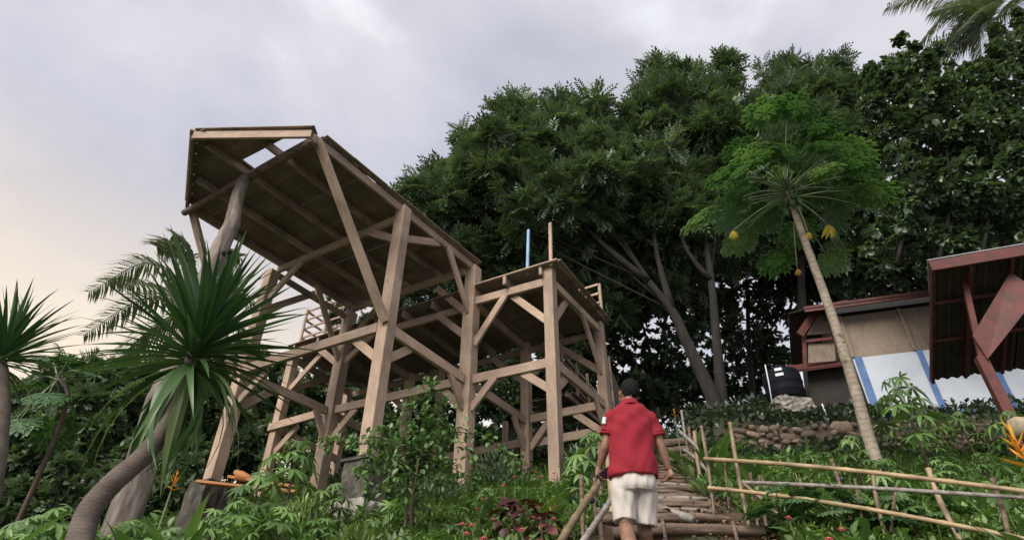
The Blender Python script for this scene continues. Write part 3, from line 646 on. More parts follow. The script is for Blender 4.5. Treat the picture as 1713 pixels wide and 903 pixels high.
for z, wd in ((.80, .20), (.64, .22)):
    c = tb + dr * .545 + V(0, 0, z) - sd_ * .02; link_ = quad('sticker', [c - sd_ * wd / 2 - V(0, 0, .04), c + sd_ * wd / 2 - V(0, 0, .04), c + sd_ * wd / 2 + V(0, 0, .045), c - sd_ * wd / 2 + V(0, 0, .045)], M_LABEL, tk, .004)
rough_box('plinth', tb[0], tb[1], tb[2] - .5, tb[2] - .005, .95, .9, M_CONC2, tk, rz=.1, n=6, jit=.04)
for a, b, r_ in ((at(1280, 610, 15.6), at(1292, 676, 15.6), .018), (at(1375, 675, 15.4), at(1385, 702, 15.4), .02)):
    c = thing('pipe', b, 'thin white pipe ' + ('rising beside the black water tank' if r_ < .019 else 'stub standing below the dark hut porch'), 'pipe'); tube('pipe_length', [a, (a + b) / 2 + V(.01, 0, 0), b], [r_] * 3, M_LABEL, c, 8)

# retaining wall of field stones, every stone its own piece
WA, WB = at(1222, 716, 14.0), at(1452, 709, 13.9); WB2 = at(1740, 700, 13.6)
wall = thing('stone_wall', (WA[0], WA[1], 4.4), 'low rubble retaining wall of rounded field stones below the water tank', 'wall')
wl = np.linalg.norm((WB2 - WA)[:2]); wdir = nrm((WB2 - WA) * V(1, 1, 0)); wn = V(wdir[1], -wdir[0], 0); wn = wn if wn[1] < 0 else -wn
wtop = lambda s: WA[2] + .12 * s / wl + .02 * math.sin(s * 3)
Vt = []; F = []; n = 40
for i in range(n + 1):
    s = wl * i / n; c = WA * V(1, 1, 0) + wdir * s
    for q, z in ((.0, 3.9), (.0, wtop(s) - .03), (-.4, wtop(s) - .03)): Vt.append(c + wn * q + V(0, 0, z) - base(wall))
for i in range(n):
    for k in range(2): a = i * 3 + k; F.append((a, a + 3, a + 4, a + 1))
link('mortar_core', py_mesh('mortar_core', Vt, F, M_MORTAR), wall)
def stone_mesh(seed, m, name='stone'):
    r_ = np.random.default_rng(seed); t = (1 + 5 ** .5) / 2
    v_ = np.array([(-1, t, 0), (1, t, 0), (-1, -t, 0), (1, -t, 0), (0, -1, t), (0, 1, t), (0, -1, -t), (0, 1, -t), (t, 0, -1), (t, 0, 1), (-t, 0, -1), (-t, 0, 1)], float); v_ /= np.linalg.norm(v_[0])
    f_ = [(0, 11, 5), (0, 5, 1), (0, 1, 7), (0, 7, 10), (0, 10, 11), (1, 5, 9), (5, 11, 4), (11, 10, 2), (10, 7, 6), (7, 1, 8), (3, 9, 4), (3, 4, 2), (3, 2, 6), (3, 6, 8), (3, 8, 9), (4, 9, 5), (2, 4, 11), (6, 2, 10), (8, 6, 7), (9, 8, 1)]
    v_ = v_.tolist(); nf = []; ed = {}
    def mid(a, b):
        k = (min(a, b), max(a, b))
        if k not in ed: p = (np.array(v_[a]) + np.array(v_[b])) / 2; ed[k] = len(v_); v_.append((p / np.linalg.norm(p)).tolist())
        return ed[k]
    for a, b, c in f_: x, y, z = mid(a, b), mid(b, c), mid(c, a); nf += [(a, x, z), (b, y, x), (c, z, y), (x, y, z)]
    v_ = np.array(v_); v_ = np.sign(v_) * np.abs(v_) ** .75; v_ *= (1 + r_.uniform(-.13, .13, (len(v_), 1)))
    return tri_mesh(name, v_, np.array(nf), m, smooth=True)
stones = [stone_mesh(s, M_STONE) for s in range(7)]
s = .05; cnt = 0
for row in range(7):
    s = random.uniform(0, .15); hgt = .15
    while s < wl and cnt < 290:
        wd = random.uniform(.10, .26) * random.choice([.8, 1, 1.5]); z = wtop(s) - .07 - row * hgt + random.uniform(-.05, .05)
        o_ = link('stone', random.choice(stones), wall); c = WA * V(1, 1, 0) + wdir * (s + wd / 2) + wn * .02 + V(0, 0, z)
        o_.location = tuple(c - base(wall)); o_.scale = (wd / 2 * .98, random.uniform(.05, .11), hgt / 2 * random.uniform(.6, 1.3)); o_.rotation_euler = (0, random.uniform(-.4, .4), math.atan2(wdir[1], wdir[0])); s += wd + random.uniform(-.01, .09); cnt += 1
bigst = at(1408, 716, 13.85); o_ = link('stone', stones[3], wall); o_.location = tuple(bigst - base(wall)); o_.scale = (.26, .13, .17)
rk = thing('boulder', at(1712, 716, 8.2), 'smooth tan boulder at the right edge below the red post', 'rock'); o_ = link('stone', stones[5], rk); o_.scale = (.16, .18, .16); o_.data = o_.data.copy(); o_.data.materials[0] = plain_mat('tan_stone', (.36, .30, .2), .9, .3)

# ------------------------------------------------------------------ bamboo fences
def cane(name, a, b, r_, m, parent, node=.28, k=9, label=None, half=False):
    a, b = np.asarray(a, float), np.asarray(b, float); Ln = np.linalg.norm(b - a); P = []; rr = []
    n = max(2, int(Ln / node)); bend = rng.normal(0, .016, 3)
    for i in range(n):
        f0, f1 = i / n, (i + 1) / n
        for f_, q in ((f0 + .002, 1.16), (f0 + .12 / n, .97), (f1 - .12 / n, 1.0), (f1 - .002, 1.16)):
            P.append(a + (b - a) * f_ + bend * math.sin(math.pi * f_) * Ln); rr.append(r_ * q * (1 - .12 * f_))
    v_, f_ = tube_geo(P, rr, k); return link(name, tri_mesh(name, v_ - base(parent), f_, m, smooth=True), parent, label)
def tie(p, r_, parent, d): v_, f_ = tube_geo([p - nrm(d) * .008, p + nrm(d) * .008], [r_, r_], 8); link('tie', tri_mesh('tie', v_ - base(parent), f_, M_TIE, smooth=True), parent)
fn = thing('bamboo_fence', at(1440, 840, 7.5), 'loose bamboo pole fence crossing the green slope on the right', 'fence')
# rails (a long way from left to right)
def fy(px): return 7.25 - (px - 1180) * .0043
def rail_(a, b, r_, m=M_BAMBOO): return cane('rail', at(*a, fy(a[0])), at(*b, fy(b[0])), r_ * .8, m, fn)
rail_((1178, 767), (1735, 824), .030); rail_((1185, 815), (1735, 905), .028); rail_((1242, 806), (1716, 832), .026, M_BAMGREY)
rail_((1242, 806), (1322, 877), .028)
for (a, b, r_) in [((1173, 712), (1196, 872), .026), ((1221, 706), (1253, 880), .031), ((1255, 790), (1268, 880), .02), ((1270, 795), (1284, 890), .024),
                   ((1338, 800), (1352, 880), .018), ((1290, 815), (1310, 895), .016), ((1212, 770), (1222, 868), .016), ((1430, 800), (1446, 885), .015), ((1500, 812), (1490, 890), .018), ((1660, 800), (1690, 905), .024), ((1391, 768), (1424, 870), .022), ((1460, 790), (1482, 895), .027), ((1553, 784), (1614, 915), .030)]:
    cane('upright', at(*a, fy(a[0]) + .04), at(*b, fy(b[0]) + .04), r_ * .85, M_BAMBOO if r_ > .025 else M_LOG, fn)
for p in ((1183, 768), (1191, 814), (1236, 773), (1408, 801), (1467, 817), (1567, 807), (1599, 884), (1278, 838), (1420, 856)): tie(at(*p, fy(p[0])), .031, fn, V(1, -.3, 0))
f2 = thing('bamboo_fence', at(1170, 745, 9.5), 'rickety weathered stick fence among strap leaves beside the upper steps', 'fence')
for a, b, r_, m in [((1140, 686, 10), (1160, 790, 9.8), .022, M_BAMGREY), ((1152, 715, 9.8), (1162, 810, 9.6), .022, M_LOG), ((1162, 722, 9.6), (1172, 800, 9.4), .035, M_BAMBOO), ((1176, 730, 9.6), (1182, 795, 9.4), .03, M_BAMBOO)]: cane('upright', at(*a), at(*b), r_, m, f2)
cane('rail', at(1138, 722, 9.9), at(1180, 762, 9.2), .03, M_BAMGREY, f2); cane('rail', at(1145, 752, 9.9), at(1185, 790, 9.2), .028, M_BAMGREY, f2)
f3 = thing('bamboo_handrail', at(985, 860, 5.6), 'two slanting bamboo rails tied to thin stakes left of the man', 'handrail')
cane('rail', at(932, 915, 5.0), at(1035, 775, 7.6), .034, M_BAMBOO, f3); cane('rail', at(968, 915, 4.9), at(1040, 800, 6.8), .027, M_BAMGREY, f3)
for a, b, r_ in [((972, 795, 6.2), (976, 915, 5.9), .022), ((1001, 850, 5.9), (1008, 915, 5.8), .024), ((1016, 760, 7.6), (1024, 880, 7.2), .045), ((995, 800, 6.6), (999, 880, 6.3), .02), ((1003, 740, 8.2), (1005, 830, 8), .03)]: cane('stake', at(*a), at(*b), r_, M_BAMBOO if r_ > .03 else M_LOG, f3)
ca, cb = at(932, 915, 5.0), at(1035, 775, 7.6); tie(ca + (cb - ca) * .44, .034, f3, cb - ca); tie(ca + (cb - ca) * .12, .0345, f3, cb - ca)
ca, cb = at(968, 915, 4.9), at(1040, 800, 6.8); tie(ca + (cb - ca) * .5, .0275, f3, cb - ca)

# ------------------------------------------------------------------ big trees
def limb(name, pts, r, m, parent, k=9): return tube(name, pts, r, m, parent, k, .07, 3)
PINP = [pinnate(5, .34, .125, d_) for d_ in (.15, .35, .6)]
def plume_crown(blobs, n_ros, leaves, size, mparent, m, name='crown', protos=PINP, dro=.25, inner=.25, spread=.9, rnd_shift=0, sats=8):
    """rosettes of leaves at twig ends spread over the shells of overlapping lobes"""
    sat = []
    for b in blobs:
        for k in range(sats):
            u_ = unit(1)[0]; u_[2] = abs(u_[2]) * .9 + .1; u_ /= np.linalg.norm(u_); r_ = b[3] * random.uniform(.18, .36); sat.append((*(np.array(b[:3]) + u_ * (b[3] * random.uniform(.9, 1.2))), r_))
    blobs = list(blobs) + sat
    w_ = np.array([b[3] ** 2 for b in blobs]); w_ = w_ / w_.sum(); geos = []; rn = []
    ib = rng.choice(len(blobs), n_ros, p=w_); C = np.array([b[:3] for b in blobs])[ib]; Rr = np.array([b[3] for b in blobs])[ib]
    Rr = np.maximum(Rr - size * .42, size * .35)
    u = unit(n_ros); u[:, 2] = np.where(u[:, 2] < -.35, u[:, 2] * .5, u[:, 2]); rad = 1 - inner * rng.random(n_ros) ** 1.5 + rng.normal(0, .07, n_ros)
    low_ = rng.random(n_ros) < .22; rad = np.where(low_, rng.uniform(.3, .9, n_ros), rad)
    lump = 1 + .13 * np.sin(u[:, 0] * 7 + C[:, 0]) * np.sin(u[:, 1] * 6 + C[:, 1]) + .1 * np.sin(u[:, 2] * 9 + C[:, 2] * 2)
    tip = C + u * (Rr * rad * lump)[:, None] * V(1, 1, .85)
    tr = rng.random(n_ros)
    idx = np.repeat(np.arange(n_ros), leaves); n = len(idx)
    out_ = u[idx] * .75 + V(0, 0, .35); D = out_ + unit(n) * spread; D[:, 2] -= dro * rng.random(n)
    pos = tip[idx] + unit(n) * size * .22 - out_ * size * .15
    Nn = V(0, 0, 1) + unit(n) * .55 + u[idx] * .25
    S = size * rng.uniform(.6, 1.15, n); rv = np.clip(tr[idx] * .55 + rng.random(n) * .45 + rnd_shift, 0, 1)
    kk = rng.integers(0, len(protos), n)
    for q, pr in enumerate(protos):
        s_ = kk == q
        if s_.sum(): v_, f_, r_ = instances(pr, pos[s_], D[s_], Nn[s_], S[s_], rv[s_]); geos.append((v_, f_)); rn.append(r_)
    v_, f_ = merge(geos)
    return link(name, tri_mesh(name, v_ - base(mparent), f_, m, np.concatenate(rn)), mparent)
def B(px, py, y, rp):
    p = at(px, py, y); return (p[0], p[1], p[2], rp / CF * depth(p))
def feather_tree(label, basep, trunk, blobs, n, leaves=9, size=.75, m=None, group=None, limbs=(), rt=.32, name='feathery_tree', bm_=None, **k):
    t = thing(name, (basep[0], basep[1], G(basep[0], basep[1]) - .2), label, 'tree', group)
    P = [np.array((basep[0], basep[1], G(basep[0], basep[1]) - .3))] + [at(*q) for q in trunk]; nT = len(P)
    limb('trunk', P, [rt * (1 - .75 * i / (nT - 1)) for i in range(nT)], bm_ or M_BARK, t, 12)
    for L_ in limbs: limb('branch', [at(*q[:3]) for q in L_], [max(.03, rt * .55 * (1 - .8 * i / (len(L_) - 1))) for i in range(len(L_))], bm_ or M_BARK, t)
    for i_, b in enumerate(blobs[:8]):
        c = V(*b[:3]); s = P[-1] if len(P) < 4 else P[-2]; s = P[-1 - (i_ % 3)]; limb('branch', [s, (s + c) / 2 + V(*rng.normal(0, .3, 3)), c + V(0, 0, b[3] * .3)], [rt * .16, rt * .1, .02], bm_ or M_BARK, t, 7)
    plume_crown(blobs, n, leaves, size, t, m or M_PINN, **k); return t

feather_tree('broad feathery tree spreading left above the platform roof', at(1204, 715, 17.0)[:2],
    [(1190, 660, 17.0), (1150, 575, 17), (1125, 520, 17), (1085, 470, 17), (1040, 400, 17.5)],
    [B(750, 350, 18, 60), B(708, 330, 18.5, 36), B(730, 295, 18.4, 26), B(840, 318, 18, 92), B(858, 188, 18.5, 26), B(793, 240, 18.5, 26), B(862, 222, 18.5, 44), B(930, 260, 18, 85), B(1000, 250, 18.5, 66), B(940, 360, 17.6, 110), B(800, 385, 19, 80), B(1030, 330, 17.6, 100), B(880, 430, 19.5, 90), B(812, 275, 18.2, 44), B(930, 185, 18.4, 24), B(990, 182, 18.4, 22), B(955, 210, 18.4, 42), B(1020, 430, 19.5, 90), B(1000, 520, 20, 70), B(900, 500, 20, 70), B(1080, 480, 20, 70), B(1130, 380, 18, 70), B(730, 455, 19.5, 62), B(670, 500, 20, 50), B(790, 470, 19.5, 62)],
    2600, 8, .74, limbs=[[(1085, 470, 17, 0), (1010, 410, 17, 0), (930, 330, 17.5, 0)], [(1125, 520, 17, 0), (1100, 430, 17, 0), (1085, 330, 17.5, 0)]], rt=.25)
feather_tree('tall feathery tree behind the papaya with twin pale trunk and highest pinnate tips', at(1214, 718, 17.4)[:2],
    [(1205, 640, 17.4), (1198, 560, 17.4), (1190, 470, 17.4), (1180, 400, 17.6), (1170, 330, 18)],
    [B(1095, 140, 18.5, 27), B(1080, 165, 18.5, 24), B(1145, 145, 18.5, 24), B(1110, 125, 18.5, 16), B(1135, 200, 18, 52), B(1215, 120, 18.5, 20), B(1208, 150, 18.5, 26), B(1195, 180, 18.5, 28), B(1185, 235, 18, 72), B(1090, 240, 18.4, 62), B(1120, 330, 18, 85), B(1235, 300, 18.6, 80), B(1120, 430, 19.5, 85), B(1230, 400, 19.5, 80)],
    1600, 8, .74, rt=.21, limbs=[[(1190, 470, 17.4, 0), (1150, 420, 17.2, 0), (1120, 340, 17.4, 0)]])
feather_tree('thin topped feathery tree rising between the papaya and the vine covered tree', at(1360, 720, 21)[:2],
    [(1350, 600, 21), (1340, 480, 21), (1345, 380, 21), (1350, 300, 21)],
    [B(1300, 125, 20, 24), B(1325, 108, 20, 18), B(1360, 115, 20, 22), B(1395, 112, 20, 20), B(1290, 160, 20, 26), B(1375, 140, 20, 28), B(1340, 180, 20, 60), B(1400, 170, 20, 48), B(1270, 190, 20, 40), B(1310, 250, 20, 75), B(1400, 270, 20, 75), B(1330, 370, 21, 85), B(1420, 390, 21, 75), B(1450, 450, 21, 60)],
    1200, 8, .76, rt=.26)
# dark understory behind the platform and steps
OV = [ovate3(.45, .2), ovate3(.5, .45)]
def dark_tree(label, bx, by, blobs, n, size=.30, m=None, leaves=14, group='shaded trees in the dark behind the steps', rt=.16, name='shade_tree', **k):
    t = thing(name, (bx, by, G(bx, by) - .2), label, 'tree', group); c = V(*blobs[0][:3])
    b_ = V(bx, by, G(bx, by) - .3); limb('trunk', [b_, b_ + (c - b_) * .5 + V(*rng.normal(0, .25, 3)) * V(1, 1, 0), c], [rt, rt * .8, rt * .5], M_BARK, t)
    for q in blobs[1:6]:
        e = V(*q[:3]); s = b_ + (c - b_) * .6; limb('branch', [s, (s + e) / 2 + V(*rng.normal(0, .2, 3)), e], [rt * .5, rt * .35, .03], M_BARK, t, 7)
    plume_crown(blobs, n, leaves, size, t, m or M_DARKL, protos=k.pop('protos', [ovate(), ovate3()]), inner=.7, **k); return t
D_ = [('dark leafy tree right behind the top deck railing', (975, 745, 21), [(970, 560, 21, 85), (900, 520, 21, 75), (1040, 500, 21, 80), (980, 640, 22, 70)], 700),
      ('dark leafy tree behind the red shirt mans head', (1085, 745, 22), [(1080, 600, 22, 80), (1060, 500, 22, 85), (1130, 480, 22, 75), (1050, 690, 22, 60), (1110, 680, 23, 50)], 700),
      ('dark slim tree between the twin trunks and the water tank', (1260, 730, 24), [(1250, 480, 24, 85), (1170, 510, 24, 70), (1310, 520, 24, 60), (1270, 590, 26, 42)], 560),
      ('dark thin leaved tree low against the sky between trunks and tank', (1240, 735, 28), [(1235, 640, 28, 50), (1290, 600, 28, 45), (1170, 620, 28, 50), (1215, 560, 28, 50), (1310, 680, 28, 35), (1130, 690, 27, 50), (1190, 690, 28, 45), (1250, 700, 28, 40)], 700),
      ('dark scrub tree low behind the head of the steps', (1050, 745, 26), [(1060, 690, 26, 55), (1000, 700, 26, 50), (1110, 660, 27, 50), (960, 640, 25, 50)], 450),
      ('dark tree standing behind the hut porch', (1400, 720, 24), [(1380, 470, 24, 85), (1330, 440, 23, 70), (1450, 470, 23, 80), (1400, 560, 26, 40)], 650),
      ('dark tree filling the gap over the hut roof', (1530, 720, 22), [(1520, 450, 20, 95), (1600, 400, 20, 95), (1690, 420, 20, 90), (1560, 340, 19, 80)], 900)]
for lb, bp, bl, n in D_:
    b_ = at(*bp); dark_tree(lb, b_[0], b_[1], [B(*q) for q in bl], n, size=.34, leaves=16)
# low dark scrub far behind the platform legs
for i, (lb, px, y, bl) in enumerate([
        ('dark scrub tree seen through the left bays of the platform', 520, 20, [(500, 700, 20, 60), (560, 660, 20, 60), (440, 720, 19, 60), (600, 740, 20, 65), (540, 770, 18, 60), (640, 760, 18, 55)]),
        ('dark scrub tree seen between the second and third big posts', 700, 20, [(690, 700, 20, 75), (640, 640, 21, 50), (740, 630, 21, 60), (760, 720, 20, 60), (700, 600, 22, 45), (700, 770, 18, 60), (780, 770, 18, 50)]),
        ('dark scrub tree seen through the right bay of the platform', 850, 20, [(850, 680, 20, 75), (830, 600, 21, 60), (910, 640, 20, 70), (930, 730, 19, 50), (860, 760, 18, 55)])]):
    b_ = at(px, 760, y); dark_tree(lb, b_[0], b_[1], [B(*q) for q in bl], 760, size=.30, leaves=16, group='scrub trees behind the platform', m=M_DARKL if i else M_BUSH, name='scrub_tree')
# left background thicket: trees with tops against the sky
LB = [('rounded dark green tree behind the leaning dragon tree trunk', 190, 14, [(200, 720, 14, 80), (120, 700, 14, 75), (280, 700, 14.5, 80), (230, 650, 15, 45), (160, 790, 13, 70), (260, 790, 13, 70), (180, 850, 12, 60), (290, 830, 12.5, 50)], M_BUSH, 1300),
      ('tree at the left edge with dense dark drooping foliage', 30, 14, [(30, 730, 14, 85), (90, 770, 13, 75), (10, 800, 13, 70), (60, 690, 15, 40), (60, 850, 11.5, 65), (0, 860, 11, 50)], M_BUSH, 1000),
      ('olive green tree between the dragon tree and the first post', 350, 16, [(360, 700, 16, 70), (330, 640, 17, 55), (420, 660, 17, 55), (400, 760, 15, 70)], M_BUSH, 1000),
      ('far green tree seen under the left deck railing', 560, 24, [(570, 650, 25, 42), (640, 600, 25, 45), (500, 660, 24, 45), (620, 560, 25, 35), (585, 500, 27, 34), (560, 530, 27, 22)], M_BUSH, 700),
      ('reddish olive scrub tree low at the far left behind the herbs', 100, 18, [(110, 660, 19, 38), (50, 665, 19, 30), (170, 640, 19, 38)], M_BUSH, 500)]
for lb, px, y, bl, m, n in LB:
    b_ = at(px, 800, y); dark_tree(lb, b_[0], b_[1], [B(*q) for q in bl], n, size=.26, m=m, leaves=14, group='trees of the thicket on the left', name='thicket_tree', protos=[pinnate(5, .34, .15, .3), ovate3(.5, .3)], rt=.12)

# right tree hung with glossy vines
vt = thing('vine_covered_tree', at(1620, 690, 18.5), 'large tree at the right smothered in glossy heart shaped vine leaves', 'tree')
limb('trunk', [at(1620, 690, 18.5), at(1625, 500, 18), at(1610, 340, 16), at(1600, 250, 14.5), at(1640, 120, 13.5)], [.3, .27, .22, .17, .1], M_BARK, vt)
limb('branch', [at(1600, 300, 13.5), at(1540, 200, 13.3), at(1500, 120, 13)], [.14, .1, .04], M_BARK, vt); limb('branch', [at(1600, 300, 13.5), at(1660, 215, 13.3), at(1715, 190, 13)], [.12, .09, .05], M_BARK, vt)
for f_ in range(3): limb('branch', [at(1500 + 70 * f_, 440, 12.6), at(1520 + 70 * f_, 330, 12.4), at(1490 + 90 * f_, 220, 12.8)], [.05, .04, .02], M_BARK, vt, 6)
VB = [B(1510, 130, 13, 58), B(1480, 170, 13, 45), B(1560, 170, 13, 65), B(1500, 240, 12.8, 70), B(1600, 240, 12.8, 85), B(1690, 240, 12.8, 80), B(1530, 330, 12.6, 75), B(1620, 340, 12.5, 90), B(1705, 350, 12.5, 80), B(1500, 400, 13, 60), B(1580, 430, 13, 60), B(1670, 430, 13, 60), B(1700, 150, 13, 60), B(1695, 95, 13.2, 40), B(1640, 140, 13.4, 38), B(1660, 180, 13.4, 45), B(1720, 60, 13.4, 45), B(1660, 500, 13.6, 40)]
plume_crown(VB, 2300, 15, .23, vt, M_VINE, protos=[ovate3(.72, .25), ovate3(.6, .4)], dro=.8, inner=.6)
# ------------------------------------------------------------------ palms, dragon trees, papaya
def frond(name, C, mid, tip, m, parent, n=34, ll=.62, hang=.7, wd=.035):
    P = smooth_path([C, mid, tip], 10); L_ = sum(np.linalg.norm(P[i + 1] - P[i]) for i in range(len(P) - 1)); Vt = []; F = []
    v_, f_ = tube_geo(P, [.028 * (1 - .8 * i / (len(P) - 1)) for i in range(len(P))], 5); geos = [(v_, f_)]
    for i in range(n):
        t = .1 + .9 * i / (n - 1); k = min(int(t * (len(P) - 1)), len(P) - 2); f0 = t * (len(P) - 1) - k
        p = P[k] * (1 - f0) + P[k + 1] * f0; d = nrm(P[k + 1] - P[k]); s = np.cross(d, V(0, 0, 1)); s = nrm(s) if np.linalg.norm(s) > .1 else V(1, 0, 0)
        l = ll * (math.sin(math.pi * (.18 + .72 * t)) ** .7) * random.uniform(.85, 1.1)
        for q in (1, -1):
            dd = nrm(s * q + d * random.uniform(.5, .8) + V(0, 0, random.uniform(-.2, .15))); u_ = nrm(dd + V(0, 0, -hang * random.uniform(.7, 1.3)))
            a = p; b = p + dd * l * .45; c = b + u_ * l * .6; wv = nrm(np.cross(dd, V(0, 0, 1)) + d * .3) * wd / 2
            o_ = len(Vt); Vt += [a - wv * .5, a + wv * .5, b - wv, b + wv, c]; F += [(o_, o_ + 1, o_ + 3), (o_, o_ + 3, o_ + 2), (o_ + 2, o_ + 3, o_ + 4)]
    geos.append((np.array(Vt), np.array(F))); v_, f_ = merge(geos)
    return link(name, tri_mesh(name, v_ - base(parent), f_, m, rnd=np.clip(rng.normal(.5, .2, len(v_)), 0, 1)), parent)
def palm(label, c, y, fr, trunk_px, ll=.7, rt=.14, n=34, wd=.04, hang=.7, name='coconut_palm'):
    C = at(c[0], c[1], y); bx = at(trunk_px[0], trunk_px[1], y); t = thing(name, (bx[0], bx[1], G(bx[0], bx[1]) - .2), label, 'palm tree')
    tube('trunk', [V(bx[0], bx[1], G(bx[0], bx[1]) - .4), (V(bx[0], bx[1], 0) + C * V(1, 1, 1)) * .5 + V(.1, 0, 0) if 0 else (bx + C) / 2, C], [rt * 1.2, rt, rt * .8], M_BARK, t, 10, .05, 4)
    for i, (mx_, my, tx, ty, dy) in enumerate(fr): frond('frond', C, at(mx_, my, y + dy * .6), at(tx, ty, y + dy), M_PALM, t, n=n, ll=ll * random.uniform(.9, 1.1), wd=wd, hang=hang)
    for k in range(5):
        a = k * 1.25; p = C + V(math.cos(a) * .18, math.sin(a) * .18, -.25); v_, f_ = tube_geo([p + V(0, 0, .13), p, p - V(0, 0, .13)], [.05, .12, .04], 8, sub=3); link('coconut', tri_mesh('coconut', v_ - base(t), f_, M_FRUIT, smooth=True), t)
    return t
palm('coconut palm with drooping fronds behind the dragon tree and left post', (335, 510), 15.5,
     [(250, 440, 150, 488, 0), (240, 500, 140, 560, .4), (240, 560, 160, 650, -.3), (300, 420, 262, 412, .5), (320, 430, 290, 393, -.5), (280, 600, 215, 690, -.8), (385, 530, 450, 590, .5), (390, 590, 425, 690, -.4), (350, 430, 400, 430, 1.5), (260, 480, 180, 470, 1.6), (320, 610, 300, 720, -.8), (270, 560, 190, 620, 1.5), (370, 470, 440, 520, 1.5)], (360, 760), ll=.95, n=60, wd=.06)
palm('small distant coconut palm low against the glow at the left', (122, 655), 21,
     [(95, 615, 62, 600, 0), (112, 610, 100, 580, 0), (140, 610, 165, 590, 0), (155, 630, 190, 625, 0), (90, 655, 55, 700, 0), (85, 640, 40, 650, 0), (150, 660, 180, 700, 0), (120, 690, 115, 720, -.5), (105, 680, 80, 715, .5)], (130, 720), ll=.8, n=26, wd=.06, hang=.3)
palm('tall coconut palm leaning in over the vine covered tree at the upper right', (1655, 40), 14.5,
     [(1580, -15, 1485, 12, 0), (1590, 20, 1535, 78, -.5), (1610, 30, 1560, 130, .5), (1640, 50, 1645, 125, -1), (1600, 60, 1480, 100, .8), (1700, 10, 1760, 60, 0), (1680, -20, 1720, -60, 0), (1640, -20, 1600, -60, 0), (1580, 90, 1450, 118, 1.5), (1690, 60, 1715, 130, -.5), (1600, 0, 1500, -10, 1), (1620, 10, 1560, 20, -1.5), (1600, 60, 1530, 130, 1.4), (1640, 20, 1600, 55, -2), (1660, -30, 1670, -90, 0)], (1800, 600), ll=1.05, n=60, wd=.06, rt=.17)

def dragon_tree(label, path, y0, C, Rm, nup, ndn, rt, wd=.052, tilt=(0, 0)):
    b_ = path[0]; t = thing('dragon_tree', (b_[0], b_[1], G(b_[0], b_[1]) - .1), label, 'dragon tree', 'dragon trees on the left')
    tube('trunk', path, rt, M_DRAG, t, 18, .045, 12)
    up = [strap(1, wd / Rm, c, 6, fold=.16) for c in (.05, .2, .4, .75)]; dnp = [strap(1, wd / Rm, c, 7, fold=.14, rise=.2) for c in (1.2, 1.6)]
    gold = 2.39996
    mU = [tri_mesh('leaf', p[0], p[1], M_SWORD, rnd=np.full(len(p[0]), r_), smooth=True) for p in up for r_ in (.15, .4, .6, .9)]
    mD = [tri_mesh('leaf', p[0], p[1], M_SWORDL, rnd=np.full(len(p[0]), r_), smooth=True) for p in dnp for r_ in (.2, .6, .85, 1)]
    mH = [tri_mesh('leaf', p[0], p[1], M_SWORD, rnd=np.full(len(p[0]), .7), smooth=True) for p in [strap(1, wd / Rm, c, 6, fold=.16) for c in (.3, .6)]]
    tl = V(tilt[0], tilt[1], 0)
    for i in range(nup + ndn):
        f_ = i / nup; a = i * gold + random.uniform(-.5, .5)
        if i < nup: el = R(88 - 98 * f_ ** .9) + random.uniform(-.16, .16); me = random.choice(mU if f_ < .8 else mH); L_ = Rm * random.uniform(.72, 1.04)
        else: el = R(random.uniform(-75, -25)); me = random.choice(mD); L_ = Rm * random.uniform(.8, 1.1)
        d = nrm(V(math.cos(a) * math.cos(el), math.sin(a) * math.cos(el), math.sin(el)) + tl * (1 if i < nup else .3)); n_ = V(0, 0, 1) - d * d[2]
        if i >= nup:  n_ = nrm(V(math.cos(a), math.sin(a), .6)); n_ = n_ - d * (n_ @ d)
        if np.linalg.norm(n_) < .1: n_ = V(1, 0, 0)
        n_ = nrm(n_ + rng.normal(0, .18, 3)); n_ = nrm(n_ - d * (n_ @ d)); X = np.cross(d, n_)
        o_ = link('leaf', me, t); M_ = Matrix(((X[0], d[0], n_[0], 0), (X[1], d[1], n_[1], 0), (X[2], d[2], n_[2], 0), (0, 0, 0, 1)))
        p = C + V(0, 0, .10 - .20 * (i / (nup + ndn))) + d * .02; M_ = Matrix.Translation(Vector(p - base(t))) @ M_ @ Matrix.Scale(L_, 4); o_.matrix_local = M_
        o_.scale = (L_, L_, L_)
    return t
pts = [at(118, 990, 3.2), at(127, 935, 3.25), at(133, 903, 3.3), at(152, 850, 3.35), at(190, 806, 3.4), at(236, 766, 3.5), at(268, 727, 3.55), at(287, 692, 3.6), at(307, 640, 3.6), at(325, 590, 3.6)]
dragon_tree('large leaning dragon tree with ringed grey trunk and spiky dark leaf head in the foreground', pts, 3.4, at(327, 592, 3.6), .82, 165, 40, [.078, .072, .066, .061, .058, .056, .054, .050, .042, .042], wd=.050, tilt=(.10, 0))
pts = [at(-35, 900, 6.2), at(-10, 780, 6.2), at(2, 690, 6.2), at(5, 630, 6.2), at(0, 600, 6.2)]
dragon_tree('second dragon tree cut off by the left edge of the picture', pts, 6.2, at(0, 600, 6.2), .88, 105, 16, [.11, .1, .08, .06, .05], wd=.05)

